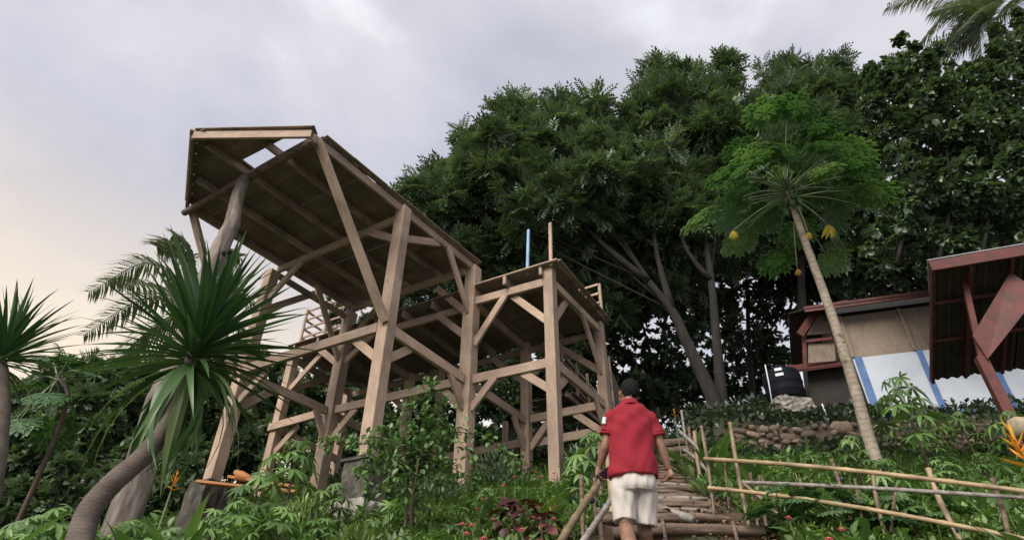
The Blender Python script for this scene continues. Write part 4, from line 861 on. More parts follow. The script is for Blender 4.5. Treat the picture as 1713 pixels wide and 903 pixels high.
# papaya leaf: deeply lobed hand with side lobes
def papaya_leaf():
    G_ = []
    for i in range(9):
        a = -150 + 37.5 * i; L_ = 1 - .35 * abs(a) / 150; G_.append(blade(0, 0, R(a), L_, .26, .01 * (i % 2), .22 * L_, seg=3, fold=.1))
        for q, f_ in ((1, .38), (-1, .42), (1, .62), (-1, .66)):
            x, y = math.sin(R(a)) * L_ * f_, math.cos(R(a)) * L_ * f_; G_.append(blade(x, y, R(a + q * 36), L_ * (.40 - .2 * (f_ - .38)), .17, -.16 * f_ * f_, .1))
    return merge(G_)
PPL = [tri_mesh('leaf_blade', *papaya_leaf(), M_PAP, rnd=np.full(len(papaya_leaf()[0]), r_)) for r_ in (.15, .4, .6, .75, .9)]
PPD = [tri_mesh('leaf_blade', *palmate(7, 1, .26, 130, 1.1), M_PAPD, rnd=None) for _ in (0,)]
def mat_dir(d, n_):
    d = nrm(d); n_ = n_ - d * (n_ @ d); n_ = nrm(n_) if np.linalg.norm(n_) > .05 else nrm(np.cross(d, V(1, 0, 0))); X = np.cross(d, n_)
    return Matrix(((X[0], d[0], n_[0]), (X[1], d[1], n_[1]), (X[2], d[2], n_[2])))
def put(me, name, p, d, n_, s, parent):
    o_ = link(name, me, parent); o_.matrix_local = Matrix.Translation(Vector(p - base(parent))) @ mat_dir(d, n_).to_4x4() @ Matrix.Scale(s, 4); return o_
PY = 9.0
pb = at(1462, 770, PY); pc = at(1318, 322, PY)
pap = thing('papaya_tree', (pb[0], pb[1], G(pb[0], pb[1]) - .1), 'tall slim papaya tree with a wide crown of lobed leaves on long stalks', 'papaya tree')
P_ = [V(pb[0] + .03, pb[1], G(pb[0], pb[1]) - .2), at(1455, 738, PY), at(1430, 650, PY), at(1396, 540, PY), at(1360, 440, PY), at(1333, 365, PY), pc]
tube('trunk', P_, [.10, .092, .088, .080, .072, .066, .06], M_PAPT, pap, 14, .06, 8)
for i in range(40):
    f_ = i / 40; a = i * 2.39996; el = R(66 - 86 * f_ ** .8)
    d = V(math.cos(a) * math.cos(el), math.sin(a) * math.cos(el), math.sin(el)); L_ = random.uniform(.95, 1.7) * (.75 + .35 * math.cos(el)); p0 = pc + V(0, 0, .18 - .35 * f_)
    p2 = p0 + d * L_ + V(0, 0, -.12 * f_); p1 = (p0 + p2) / 2 + V(0, 0, .10)
    tube('petiole', [p0, p1, p2], [.018, .014, .010], M_PETI, pap, 6, 0, 3)
    dh = nrm(d * V(1, 1, 0)); put(random.choice(PPL), 'leaf_blade', p2, dh + V(0, 0, -.25 - .4 * random.random() + .3 * (1 - f_)), V(0, 0, 1) + dh * .5 + rng.normal(0, .4, 3), random.uniform(.44, .66), pap)
for k in range(11):
    a = k * 2.4; r_ = .11 + .03 * (k % 2); p = pc + V(math.cos(a) * r_, math.sin(a) * r_, -.08 - .045 * k); v_, f_ = tube_geo([p + V(0, 0, .09), p + V(0, 0, .03), p - V(0, 0, .05), p - V(0, 0, .11)], [.02, .055, .055, .01], 8, sub=3)
    link('fruit', tri_mesh('fruit', v_ - base(pap), f_, M_FRUIT, smooth=True), pap)
for (sx, sy, tx, ty, s, lb, rn_) in [(1335, 336, 1385, 376, .27, 'curled yellow and brown dead leaf', .8), (1308, 330, 1226, 386, .17, 'yellow green fading leaf hanging at the left', .9), (1328, 372, 1334, 450, .13, 'brown shrivelled hanging leaf', .1), (1335, 345, 1352, 388, .15, 'dull yellow hanging leaf', .55)]:
    a_, b_ = at(sx, sy, PY - .15), at(tx, ty, PY - .3); tube('petiole', [a_, (a_ + b_) / 2 + V(0, 0, .05), b_], [.014, .012, .009], M_PETI if rn_ > .2 else M_TWIG, pap, 6, 0, 3)
    pl_ = palmate(5, 1, .30, 38, .5); me = tri_mesh('leaf_blade', *pl_, M_PAPD, rnd=np.clip(rng.normal(rn_, .15, len(pl_[0])), 0, 1)); o_ = put(me, 'leaf_blade', b_, V(.15, 0, -1), V(0, -1, .3), s, pap); o_['label'] = lb
for q in ((1405, 590), (1412, 575), (1398, 600), (1410, 560), (1416, 600)): put(tri_mesh('leaf', *ovate3(), M_CASS, rnd=np.full(11, .7)), 'sprout_leaf', at(q[0], q[1], PY - .15), unit(1)[0] + V(0, -.5, .5), V(0, -.6, 1), .13, pap)
sp_ = at(110, 700, 8.0); sap = thing('papaya_sapling', (sp_[0], sp_[1], G(sp_[0], sp_[1]) - .3), 'young papaya with broad lobed leaves in front of the thicket at far left', 'papaya tree')
tube('trunk', [V(sp_[0], sp_[1], G(sp_[0], sp_[1]) - .3), at(108, 690, 8), at(95, 628, 8)], [.035, .03, .025], M_TWIG, sap, 8, 0, 4)
for (x, y, s) in [(75, 598, .42), (115, 602, .36), (45, 640, .38), (80, 660, .4), (135, 622, .35), (30, 705, .45), (90, 715, .42), (10, 720, .4)]:
    b_ = at(x, y, 8 + random.uniform(-.4, .4)); c_ = at(97, 635, 8); tube('petiole', [c_, (c_ + b_) / 2 + V(0, 0, .08), b_], [.012, .01, .008], M_PETI, sap, 6, 0, 3); d = nrm((b_ - c_) * V(1, 1, .3) + V(0, 0, -.05)); put(random.choice(PPL), 'leaf_blade', b_, d, V(0, -.35, 1) + rng.normal(0, .15, 3), s, sap)

# ------------------------------------------------------------------ undergrowth
def spot(px, py, y):
    """foot of a plant y metres up the slope whose top is seen at px, py, and its height"""
    p = at(px, py, y); z = G(p[0], p[1]); return V(p[0], p[1], z - .04), p[2] - z
def onray(px, py, h):
    for k in range(170):
        y = 4.6 + k * .05; p = at(px, py, y)
        if G(p[0], p[1]) + h >= p[2]: break
    return V(p[0], p[1], G(p[0], p[1]) - .04), y
def on_path(x, y, mgn=0): return (np.abs(x - np.interp(y, [3.2, 5, 6.5, 8, 9.6, 11.6, 13], [1.2, 1.25, 1.72, 2.1, 2.45, 2.95, 3.2])) < np.where(y < 7.3, .95, .68) + mgn) & (y < 13)
def cover(name, n, xr, yr, protos, size, hgt, m, upw=.5, clump=True, kind='stuff', label=None, cat=None):
    x = rng.uniform(*xr, n); y = rng.uniform(*yr, n)
    if clump: x = x + .35 * np.sin(y * 3.1 + 2 * x) * .4; y = y + .3 * np.sin(x * 2.7) * .4
    k = ~on_path(x, y, .12) & ~((x > -5.4) & (x < -2.9) & (y > 9.0) & (y < 10.6)); x, y = x[k], y[k]; n = len(x)
    den = .5 + .5 * np.sin(x * 1.7 + 1) * np.cos(y * 1.9) + .25 * np.sin(x * 5 + y * 4); hh = hgt * (.35 + .65 * np.clip(den, 0, 1)) * rng.random(n) ** .8
    z = g(x, y) + hh; D = unit(n) + V(0, 0, upw); Nn = V(0, 0, 1.) + unit(n) * .5; S = rng.uniform(size[0], size[1], n); kk = rng.integers(0, len(protos), n); geos = []; rn = []
    rv = np.clip(rng.random(n) * .6 + .4 * np.clip(den, 0, 1) * (hh / hgt), 0, 1); pos = np.stack([x, y, z], 1)
    for q, pr in enumerate(protos):
        s_ = kk == q
        if s_.sum(): v_, f_, r_ = instances(pr, pos[s_], D[s_], Nn[s_], S[s_], rv[s_]); geos.append((v_, f_)); rn.append(r_)
    v_, f_ = merge(geos); return tag(link(name, tri_mesh(name, v_, f_, m, np.concatenate(rn))), label, cat, kind=kind)
cover('ground_herbs', 52000, (-8, 10.5), (6.2, 13.9), [ovate(), ovate3(.38, .3), blade(0, 0, 0, 1, .3, 0, .2)], (.05, .13), .25, M_HERB, label='leafy green weeds and herbs covering the slope', cat='weeds')
cover('ground_herbs', 26000, (-7, 7), (4.2, 6.6), [ovate(), ovate3(.38, .3), blade(0, 0, 0, 1, .3, 0, .2)], (.05, .13), .32, M_HERB, label='leafy green weeds along the bottom of the slope', cat='weeds')
cover('broadleaf_weeds', 5200, (-8, 9), (4.6, 12), [ovate3(.5, .35), palmate(5, 1, .28, 95, .4)], (.13, .24), .34, M_CASS, label='broad leaved weeds standing out of the herbs', cat='weeds')
lx = rng.uniform(-1.2, 1.2, 2600); ly = rng.uniform(4.4, 11.6, 2600); lx = lx + path_x(ly); lz = []
for a_, b_ in zip(lx, ly):
    i_ = max([0] + [k for k, s_ in enumerate(step_y) if s_ <= b_]); lz.append(max(G(path_x(step_y[i_]), step_y[i_]) + .15 if abs(a_ - path_x(b_)) < .6 else G(a_, b_) + .02, G(a_, b_)) + .01)
v_, f_, r_ = instances(ovate3(.5, .5), np.stack([lx, ly, lz], 1), unit(2600) * V(1, 1, .15), V(0, 0, 1) + unit(2600) * .4, rng.uniform(.04, .09, 2600))
tag(link('leaf_litter', tri_mesh('leaf_litter', v_, f_, leaf_mat('fallen_leaves', [(0, (.07, .04, .022)), (.6, (.17, .10, .05)), (1, (.28, .20, .08))], rough=.9, trans=.05), r_)), 'brown fallen leaves lying on the steps and their edges', 'leaf litter', kind='stuff')
cover('grass', 22000, (-8, 10.5), (4.6, 14), [strap(1, .045, .9, 3, fold=0, rise=.3), strap(1, .04, .5, 3, fold=0)], (.18, .42), .02, M_HERB, upw=1.3, label='thin grass tufts between the weeds on the slope', cat='grass')
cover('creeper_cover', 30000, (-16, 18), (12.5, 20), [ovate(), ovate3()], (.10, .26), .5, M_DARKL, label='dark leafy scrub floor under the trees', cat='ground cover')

CL = [palmate(7, 1, .24, 118, .3), palmate(7, 1, .22, 110, .45), palmate(5, 1, .26, 95, .5)]
CM = [tri_mesh('leaf', *p, M_CASS, rnd=np.full(len(p[0]), r_), smooth=False) for p in CL for r_ in (.15, .35, .55, .8)]
def cassava(h_, nl, spread=.30, size=.23, name='cassava_plant', meshes=CM):
    t = thing(name, (0, 0, 0), 'x', 'cassava plant'); stp = [V(0, 0, -.1), V(.03, .02, h_ * .5), V(-.02, .03, h_)]; tube('stem', stp, [.018, .014, .009], M_TWIG, t, 7, 0, 4)
    for i in range(nl):
        f_ = i / nl; a = i * 2.4 + random.uniform(-.2, .2); el = R(65 - 80 * f_); p0 = V(0, 0, h_ * (1 - .5 * f_)); L_ = spread * random.uniform(.7, 1.2) * (.5 + .6 * f_)
        d = V(math.cos(a) * math.cos(el), math.sin(a) * math.cos(el), math.sin(el)); p1 = p0 + d * L_; tube('petiole', [p0, (p0 + p1) / 2 + V(0, 0, .03), p1], [.006, .005, .004], M_PETI, t, 5)
        put(random.choice(meshes), 'leaf', p1, V(d[0], d[1], -.25 - .3 * random.random()), V(d[0] * .6, d[1] * .6 - .15, 1) + rng.normal(0, .2, 3), size * random.uniform(.75, 1.2) * (.6 + .45 * min(1, f_ * 3)), t)
    return t
protos_c = [cassava(.95, 18), cassava(.75, 15, .26), cassava(1.15, 22, .34, .25)]
used_c = [False] * 3
def place(protos, used, i, p, rz, s, label, group):
    o_ = protos[i] if not used[i] else copy_tree(protos[i]); used[i] = True
    o_.location = tuple(map(float, p)); o_.rotation_euler = (0, 0, rz); o_.scale = (s, s, s); o_['label'] = label; o_['group'] = group; return o_
CP = [(495, 752, 7.4, 2, 'tallest cassava in the patch left of the tall pedestal, top shoot beside the thick post'), (440, 800, 6.8, 0, 'cassava in the middle of the patch below the orange boards'), (400, 850, 6.2, 1, 'cassava in front of the left pedestal block'), (560, 815, 7.6, 0, 'cassava brushing the left side of the tall pedestal'),
      (470, 860, 6.2, 1, 'low cassava at the bottom of the patch left of the bright shrub'), (540, 870, 6.4, 1, 'small cassava just left of the pale pedestal footing'), (360, 885, 5.6, 2, 'cassava at the foot of the patch right of the orange heliconia'), (1497, 640, 9.5, 2, 'tall cassava standing before the white tarp wall of the hut'),
      (1420, 735, 9.2, 0, 'cassava left of the papaya trunk base'), (1545, 725, 10.5, 2, 'cassava spreading below the right end of the tarp wall'), (1600, 700, 10.8, 0, 'dark cassava in front of the shed post foot'), (1480, 775, 7.9, 1, 'low cassava right behind the grey bamboo rail'), (1640, 760, 9.5, 0, 'cassava near the orange heliconia flower on the right'),
      (1355, 770, 10.5, 1, 'small cassava below the stone wall'), (1580, 790, 7.8, 2, 'cassava crossed by the top bamboo rail'), (1300, 820, 7.0, 1, 'tiny cassava beside the slanting bamboo cane'), (990, 735, 8.6, 1, 'thin cassava like shrub between the corner post and the man'), (960, 790, 7.6, 1, 'leafy shoot right of the small dark pedestal'),
      (30, 880, 5.6, 0, 'cassava at the bottom left corner'), (60, 872, 5.3, 0, 'leafy cassava low between the corner plant and the dragon trunk'), (225, 880, 5.4, 1, 'cassava at the bottom edge right of the dragon trunk foot'), (40, 905, 4.9, 1, 'bright cassava at the very bottom left corner of the slope'), (285, 895, 5.2, 0, 'cassava at the bottom edge under the left orange heliconia'), (165, 900, 5.0, 1, 'cassava hiding the foot of the leaning dragon trunk'), (100, 862, 5.8, 1, 'bright cassava left of the leaning dragon trunk'), (695, 860, 7.0, 0, 'pale green cassava seedling right of the thin stemmed bush'), (1690, 700, 8.5, 2, 'cassava at the right edge beside the boulder'), (1440, 850, 6.6, 1, 'cassava below the lowest bamboo rail'), (1520, 880, 6.2, 0, 'cassava at the bottom right between fence posts')]
for i, (px, py, y, k, lb) in enumerate(CP):
    p, h_ = spot(px, py, y); hp_ = (.95, .75, 1.15)[k]; o_ = place(protos_c, used_c, k, p, random.uniform(0, 6.28), 1, lb, 'cassava plants on the slope'); k_ = float(np.clip(h_ / hp_, .55, 1.5)); o_.scale = (k_ ** .6, k_ ** .6, k_)
# papaya seedlings with big lobed leaves close to the lower right rails
def seedling(h_, nl, L_, size):
    t = thing('papaya_seedling', (0, 0, 0), 'x', 'papaya plant'); tube('stem', [V(0, 0, -.1), V(0, .02, h_)], [.02, .014], M_STEM, t, 7)
    for i in range(nl):
        a = i * 2.4; el = R(50 - 60 * i / nl); p0 = V(0, 0, h_ * (1 - .3 * i / nl)); d = V(math.cos(a) * math.cos(el), math.sin(a) * math.cos(el), math.sin(el)); p1 = p0 + d * L_ * random.uniform(.8, 1.1)
        tube('petiole', [p0, p1], [.007, .005], M_PETI, t, 5); put(random.choice(PPL), 'leaf_blade', p1, V(d[0], d[1], -.2), V(0, -.3, 1) + rng.normal(0, .15, 3), size * random.uniform(.8, 1.1), t)
    return t
ps = [seedling(.35, 8, .32, .28)]; us = [False]
for px, py, h_, s, lb in [(1390, 850, .45, 1.0, 'papaya seedling with lobed leaves under the slanting cane end'), (1470, 885, .4, 1.0, 'papaya seedling at the bottom edge below the middle rail'), (1320, 890, .35, .9, 'papaya seedling at the bottom right of the log steps'), (1560, 870, .35, .9, 'papaya seedling left of the leaning fence upright')]:
    p, h_ = spot(px, py, 6.4); place(ps, us, 0, p, random.uniform(0, 6), s, lb, 'papaya seedlings by the fence')
# strap leaved clumps
def lily(nl, L_, wd, m=M_CASS, name='strap_leaf_plant', cat='lily plant', cv=(.5, 1.3)):
    t = thing(name, (0, 0, 0), 'x', cat); me = [tri_mesh('leaf', *strap(1, wd / L_, c, 6, fold=.18), m, rnd=np.full(21, r_), smooth=True) for c in np.linspace(cv[0], cv[1], 3) for r_ in (.2, .5, .8)]
    for i in range(nl):
        a = i * 2.4 + random.uniform(-.3, .3); el = R(random.uniform(48, 85)); d = V(math.cos(a) * math.cos(el), math.sin(a) * math.cos(el), math.sin(el)); put(random.choice(me), 'leaf', V(math.cos(a) * .04, math.sin(a) * .04, 0), d, V(-d[0], -d[1], 1) * .5 + V(math.cos(a) * -.1, math.sin(a) * -.1, .8), L_ * random.uniform(.7, 1.1), t)
    return t
pl = [lily(16, .75, .10), lily(14, .6, .075), lily(12, .55, .14)]; ul = [False] * 3
for px, py, y, k, s, lb in [(285, 820, 5.2, 2, 1.5, 'broad strap leaved clump under the orange heliconia on the left'), (240, 850, 4.9, 2, 1.4, 'strap leaved clump right of the leaning dragon trunk'), (320, 850, 5.6, 0, 1.2, 'strap leaved clump before the left pedestal'), (10, 840, 4.6, 0, 1.3, 'long leaved clump at the lower left corner'), (75, 850, 4.9, 2, 1.3, 'fresh green clump left of the dragon trunk foot'),
        (1150, 712, 10, 1, 1.0, 'strap leaved clump beside the little orange flower at the top of the steps'), (1185, 725, 9.6, 0, 1.0, 'strap leaved clump left of the first fence upright'), (1240, 735, 9, 2, 1.2, 'broad leaved clump right of the tallest fence upright'), (1205, 745, 9.4, 1, 1.1, 'strap leaved clump between the two tall fence uprights'), (1165, 775, 9.4, 1, .8, 'low strap leaved tuft beside the upper logs'),
        (1330, 690, 12.6, 1, .9, 'thin strap leaves above the stone wall left of the boulder stone'), (1690, 850, 4.9, 0, 1.3, 'dark long leaved clump at the lower right edge'), (1710, 800, 4.5, 2, 1.3, 'broad dark leaves under the big heliconia flower'), (1510, 850, 7.6, 2, .9, 'broad leaved clump behind the fence uprights'), (880, 785, 7.2, 1, .9, 'pale green strap tuft above the red coleus'), (765, 870, 6.4, 1, .7, 'small strap tuft among the zinnias')]:
    p, h_ = spot(px, py, y); s = float(np.clip(h_ / .6, .6, 1.7)) if h_ < 1.1 else s * 1.2; place(pl, ul, k, p, random.uniform(0, 6), s, lb, 'strap leaved clumps')
# upright bright shrub
def small_bush(label, px, py, h_, w_, n, m, size, name='leafy_shrub', proto=None, cat='shrub'):
    p, h2 = spot(px, py, h_); h_ = float(np.clip(h2, .3, 1.6)); t = thing(name, p, label, cat)
    for k in range(6):
        a = k * 1.05; tube('stem', [p, p + V(math.cos(a) * w_ * .25, math.sin(a) * w_ * .25, h_ * .55), p + V(math.cos(a) * w_ * .45, math.sin(a) * w_ * .45, h_ * .95)], [.012, .009, .005], M_STEM, t, 6)
    ps_ = p + unit(n) * (rng.random((n, 1)) ** .4) * V(w_ / 2, w_ / 2, h_ * .42) + V(0, 0, h_ * .62); D = (ps_ - p - V(0, 0, h_ * .3)) / h_ + unit(n) * .5 + V(0, 0, .5); pr = proto or ovate3(.28, .2)
    v_, f_, r_ = instances(pr, ps_, D, V(0, 0, 1) + unit(n) * .6, rng.uniform(.6, 1.1, n) * size); link('foliage', tri_mesh('foliage', v_ - base(t), f_, m, r_), t); return t
small_bush('bright green narrow leaved shrub left of the pale pedestal footing', 517, 835, 6.6, .42, 420, M_HERB, .12)
small_bush('loose green bush under the bow and right of the left pedestal', 600, 880, 5.6, .5, 300, M_HERB, .10)
small_bush('green weedy bush leaning on the small dark pedestal', 965, 850, 7.2, .5, 260, M_CASS, .11)
small_bush('dry brownish weed clump in front of the corner post pedestal', 935, 845, 7.6, .3, 200, M_PAPD, .06)
small_bush('leafy bush at the right of the upper log steps', 1180, 800, 8.6, .4, 220, M_CASS, .12)
small_bush('dark bush growing right of the middle post base', 740, 800, 9.2, .7, 500, M_BUSH, .12)
small_bush('dark bush in front of the rear platform legs', 830, 760, 10.6, .9, 600, M_BUSH, .12)
small_bush('dark bush under the corner of the deck behind the coleus', 975, 745, 9.6, .7, 420, M_BUSH, .12)
small_bush('dark green bush beside the foot of the thick rear post', 640, 790, 9.4, .8, 600, M_BUSH, .12)
small_bush('scraggly bush on the bank below the hut tarp', 1530, 700, 13.2, .9, 420, M_BUSH, .13); small_bush('dark bush at the bottom of the red shed post', 1660, 690, 12.6, .8, 500, M_BUSH, .13)
# thin stemmed bush with arching sprays in front of the pedestal
rp = at(678, 880, 6.6); rs = thing('climbing_rose_bush', (rp[0], rp[1], G(rp[0], rp[1]) - .1), 'thin stemmed climbing bush with long arching sprays before the tall pedestal', 'bush')
RB = [[(676, 905), (680, 840), (684, 790), (688, 750)], [(690, 905), (688, 850), (696, 800), (702, 750)], [(688, 752), (650, 742), (600, 742), (560, 738), (540, 745)], [(688, 750), (660, 720), (640, 722), (615, 735)], [(700, 752), (705, 715), (715, 680), (722, 650), (718, 640)], [(700, 750), (725, 735), (745, 725)],
      [(705, 740), (740, 722), (765, 722), (800, 728), (835, 745), (860, 770), (868, 790)], [(715, 720), (735, 705), (760, 728), (790, 765)], [(702, 750), (740, 770), (770, 790), (800, 805), (790, 822)], [(690, 770), (640, 775), (600, 790)], [(684, 790), (720, 800), (760, 808)], [(686, 800), (650, 810), (610, 830)], [(688, 752), (672, 700), (690, 670)], [(702, 745), (730, 690), (745, 670)]]
lp_, ld = [], []
for j, b_ in enumerate(RB):
    Pn = smooth_path([at(x, y, 6.6 + .12 * math.sin(j * 2 + i)) for i, (x, y) in enumerate(b_)], 7); tube('branch' if j > 1 else 'stem', Pn, list(np.linspace(.016 if j < 2 else .008, .003 if j > 1 else .010, len(Pn))), M_TWIG, rs, 6)
    if j > 1:
        for i in range(1, len(Pn)):
            for k in range(4): lp_.append(Pn[i] + rng.normal(0, .035, 3)); ld.append(nrm(Pn[i] - Pn[i - 1]) * .5 + unit(1)[0])
nx_ = 520; pc_ = np.array([at(x, y, 6.6) for x, y in [(688, 740), (720, 755), (650, 755), (670, 790), (705, 780), (625, 770), (720, 690)]])[rng.integers(0, 7, nx_)] + rng.normal(0, .13, (nx_, 3)); lp_ = np.vstack([np.array(lp_), pc_]); ld = np.vstack([np.array(ld), unit(nx_)])
v_, f_, r_ = instances(ovate3(.58, .2), lp_, ld + V(0, 0, -.1), V(0, -.3, 1) + unit(len(lp_)) * .5, rng.uniform(.05, .10, len(lp_))); link('foliage', tri_mesh('foliage', v_ - base(rs), f_, M_CASS, r_ * .7), rs)
# red coleus
for px, py, yy, s, nl, lb in [(868, 838, 6.6, 1.0, 52, 'large dark red coleus clump low in front of the corner post'), (912, 858, 6.3, .7, 36, 'smaller dark red coleus at the right foot of the large one')]:
    p, h_ = spot(px, py, yy); t = thing('coleus_plant', p, lb, 'coleus'); me = [tri_mesh('leaf', *ovate3(.72, .45), M_COLE, rnd=np.full(11, r_)) for r_ in (.1, .35, .6, .9)]
    for k in range(5): tube('stem', [p, p + V(.10 * math.cos(k * 1.3) * s, .10 * math.sin(k * 1.3) * s, h_)], [.012, .006], M_TWIG, t, 6)
    for i in range(nl):
        f_ = i / nl; a = i * 2.4; rr = .25 * s * f_ ** .5; q = p + V(math.cos(a) * rr, math.sin(a) * rr, h_ * (1.0 - .75 * f_ ** 1.5) + random.uniform(-.04, .05)); put(random.choice(me), 'leaf', q, V(math.cos(a), math.sin(a), .35 - 1.0 * f_) + rng.normal(0, .3, 3), V(math.cos(a) * .3, math.sin(a) * .3 - .1, 1) + rng.normal(0, .35, 3), s * random.uniform(.12, .22), t)
# zinnias
pet = merge([blade(0, 0, R(a), 1, .55, .05 * (a % 60 > 29), .15) for a in range(0, 360, 36)]); pet2 = merge([blade(0, 0, R(a), .65, .45, .18, .1) for a in range(15, 375, 45)]); zf = merge([pet, pet2])
def zinnia(h_):
    t = thing('zinnia', (0, 0, 0), 'x', 'zinnia'); tube('stem', [V(0, 0, 0), V(.02, 0, h_ * .6), V(0, -.02, h_)], [.006, .005, .004], M_STEM, t, 6)
    o_ = link('bloom', tri_mesh('bloom', *zf, M_PINK, rnd=np.full(len(zf[0]), .3)), t); o_.location = (0, -.02, h_); o_.scale = (.036, .036, .036); o_.rotation_euler = (.5, 0, 0)
    v_, f_ = tube_geo([V(0, 0, 0), V(0, 0, .25), V(0, 0, .3)], [.28, .25, .05], 8); c = link('bloom_centre', tri_mesh('bloom_centre', v_, f_, M_ORNG, rnd=np.full(len(v_), .6)), o_)
    for i in range(8): a = i * 2.4; put(ZL, 'leaf', V(0, 0, h_ * (.2 + .08 * i)), V(math.cos(a), math.sin(a), .3), V(0, 0, 1), .09, t)
    return t
ZL = tri_mesh('leaf', *ovate3(.35, .3), M_HERB, rnd=np.full(11, .7)); zp = [zinnia(.42)]; uz = [False]
ZF = [(812, 834, 'pink zinnia above the small pedestal moss, upper of the pair right of the middle post'), (801, 848, 'pink zinnia just below the upper one right of the middle post'), (824, 861, 'pink zinnia bud touching the left coleus leaves'), (774, 876, 'pale pink zinnia left of the orange one at the bottom'), (791, 877, 'orange pink zinnia right of the pale pink one at the bottom'), (781, 891, 'deep red zinnia at the lower edge beneath the orange one'),
      (861, 797, 'red zinnia in front of the rear centre post'), (896, 787, 'pink zinnia highest on the bank between the two right posts'), (843, 811, 'dull red zinnia at the left of the bank top'), (906, 794, 'small red zinnia beside the highest pink one'), (927, 790, 'faint red zinnia touching the corner post base'), (872, 887, 'pink zinnia in front of the coleus stems'), (925, 864, 'bright pink zinnia at the right end of the coleus'), (810, 900, 'orange red zinnia cut by the bottom edge'),
      (955, 768, 'dusty red zinnia right of the corner post'), (988, 786, 'red zinnia close to the left hand of the man'), (1316, 862, 'red zinnia behind the slanting bamboo cane'), (1384, 897, 'red zinnia at the bottom edge on the right'), (1404, 873, 'small red zinnia under the lower bamboo rail')]
for px, py, lb in ZF: p, y = onray(px, py, .42); place(zp, uz, 0, p, random.uniform(-.4, .4), random.uniform(.95, 1.1), lb, 'zinnias on the slope')
# heliconia flowers
def heliconia(px, py, y, s, lb, nb=9):
    c = at(px, py, y); t = thing('heliconia', (c[0], c[1], G(c[0], c[1]) - .05), lb, 'heliconia', 'orange heliconia flowers'); tube('stem', [V(c[0], c[1], G(c[0], c[1]) - .05), c - V(0, 0, s)], [.012, .008], M_STEM, t, 7, 0, 0); tube('flower_stalk', [c - V(0, 0, s), c, c + V(.1 * s, 0, s)], [.02 * s * 2, .03 * s, .015 * s], M_ORNG, t, 7)
    pr = strap(1, .18, -.6, 4, fold=.5)
    for i in range(nb):
        f_ = i / nb; a = i * 2.6; el = R(10 + 50 * f_); put(tri_mesh('bract', *pr, M_ORNG, rnd=np.full(15, random.uniform(.1, 1))), 'bract', c + V(0, 0, s * (-.9 + 1.8 * f_)), V(math.cos(a) * math.cos(el), .5 * math.sin(a) * math.cos(el), math.sin(el)), V(0, 0, 1), s * 1.15 * (1 - .4 * f_), t)
heliconia(291, 806, 5.6, .085, 'orange heliconia flower low left in front of the mossy pedestal'); heliconia(1128, 690, 9.6, .07, 'small orange heliconia flower at the head of the steps', 6); heliconia(1706, 752, 4.4, .17, 'large orange and yellow heliconia flower at the right edge', 12)
# ------------------------------------------------------------------ the man
def remeshed(name, geos, vox, m, parent, smooth_it=4, disp=None):
    v_, f_ = merge(geos); me = tri_mesh(name, v_ - base(parent), f_, None); o_ = bpy.data.objects.new('tmp', me); COL.objects.link(o_)
    r_ = o_.modifiers.new('r', 'REMESH'); r_.mode = 'VOXEL'; r_.voxel_size = vox; s_ = o_.modifiers.new('s', 'SMOOTH'); s_.iterations = smooth_it; s_.factor = .5
    dg = bpy.context.evaluated_depsgraph_get(); me2 = bpy.data.meshes.new_from_object(o_.evaluated_get(dg)); bpy.data.objects.remove(o_); me2.name = name
    if disp is not None:
        n = len(me2.vertices); co = np.empty(n * 3, np.float32); me2.vertices.foreach_get('co', co); no = np.empty(n * 3, np.float32); me2.vertices.foreach_get('normal', no); co = co.reshape(-1, 3); no = no.reshape(-1, 3)
        co = co + no * disp(co + base(parent))[:, None]; me2.vertices.foreach_set('co', co.ravel().astype(np.float32))
    me2.polygons.foreach_set('use_smooth', np.ones(len(me2.polygons), bool)); me2.materials.clear(); me2.materials.append(m); me2.update()
    return link(name, me2, parent)
def ell(P, rx, ry, ax=V(1, 0, 0), k=20, sub=4):
    """stack of elliptical rings, centres P, half widths rx along ax and ry across"""
    Z = smooth_path([np.array([*p, a, b]) for p, a, b in zip(P, rx, ry)], sub); Vt = []; F = []; n = len(Z); ay = np.cross(V(0, 0, 1), ax)
    for z in Z:
        for j in range(k): a = 2 * math.pi * j / k; Vt.append(z[:3] + ax * math.cos(a) * z[3] + ay * math.sin(a) * z[4])
    for i in range(n - 1):
        for j in range(k): j2 = (j + 1) % k; F += [(i * k + j, i * k + j2, (i + 1) * k + j2), (i * k + j, (i + 1) * k + j2, (i + 1) * k + j)]
    Vt += [Z[0][:3], Z[-1][:3]]
    for j in range(k): F += [(n * k, (j + 1) % k, j), (n * k + 1, (n - 1) * k + j, (n - 1) * k + (j + 1) % k)]
    Vt = np.array(Vt); F = np.array(F)
    if P[0][2] > P[-1][2]: F = F[:, ::-1]
    return Vt, F
def blob(c, rx, ry, rz, k=16):
    Vt = []; F = []; n = 10
    for i in range(n + 1):
        t = math.pi * i / n
        for j in range(k): a = 2 * math.pi * j / k; Vt.append(np.asarray(c) + V(rx * math.sin(t) * math.cos(a), ry * math.sin(t) * math.sin(a), rz * math.cos(t)))
    for i in range(n):
        for j in range(k): j2 = (j + 1) % k; F += [(i * k + j, (i + 1) * k + j, (i + 1) * k + j2), (i * k + j, (i + 1) * k + j2, i * k + j2)]
    return np.array(Vt), np.array(F)
def rotz(v_, c, a):
    c = np.asarray(c); q = v_ - c; return np.stack([q[:, 0] * math.cos(a) - q[:, 1] * math.sin(a), q[:, 0] * math.sin(a) + q[:, 1] * math.cos(a), q[:, 2]], 1) + c
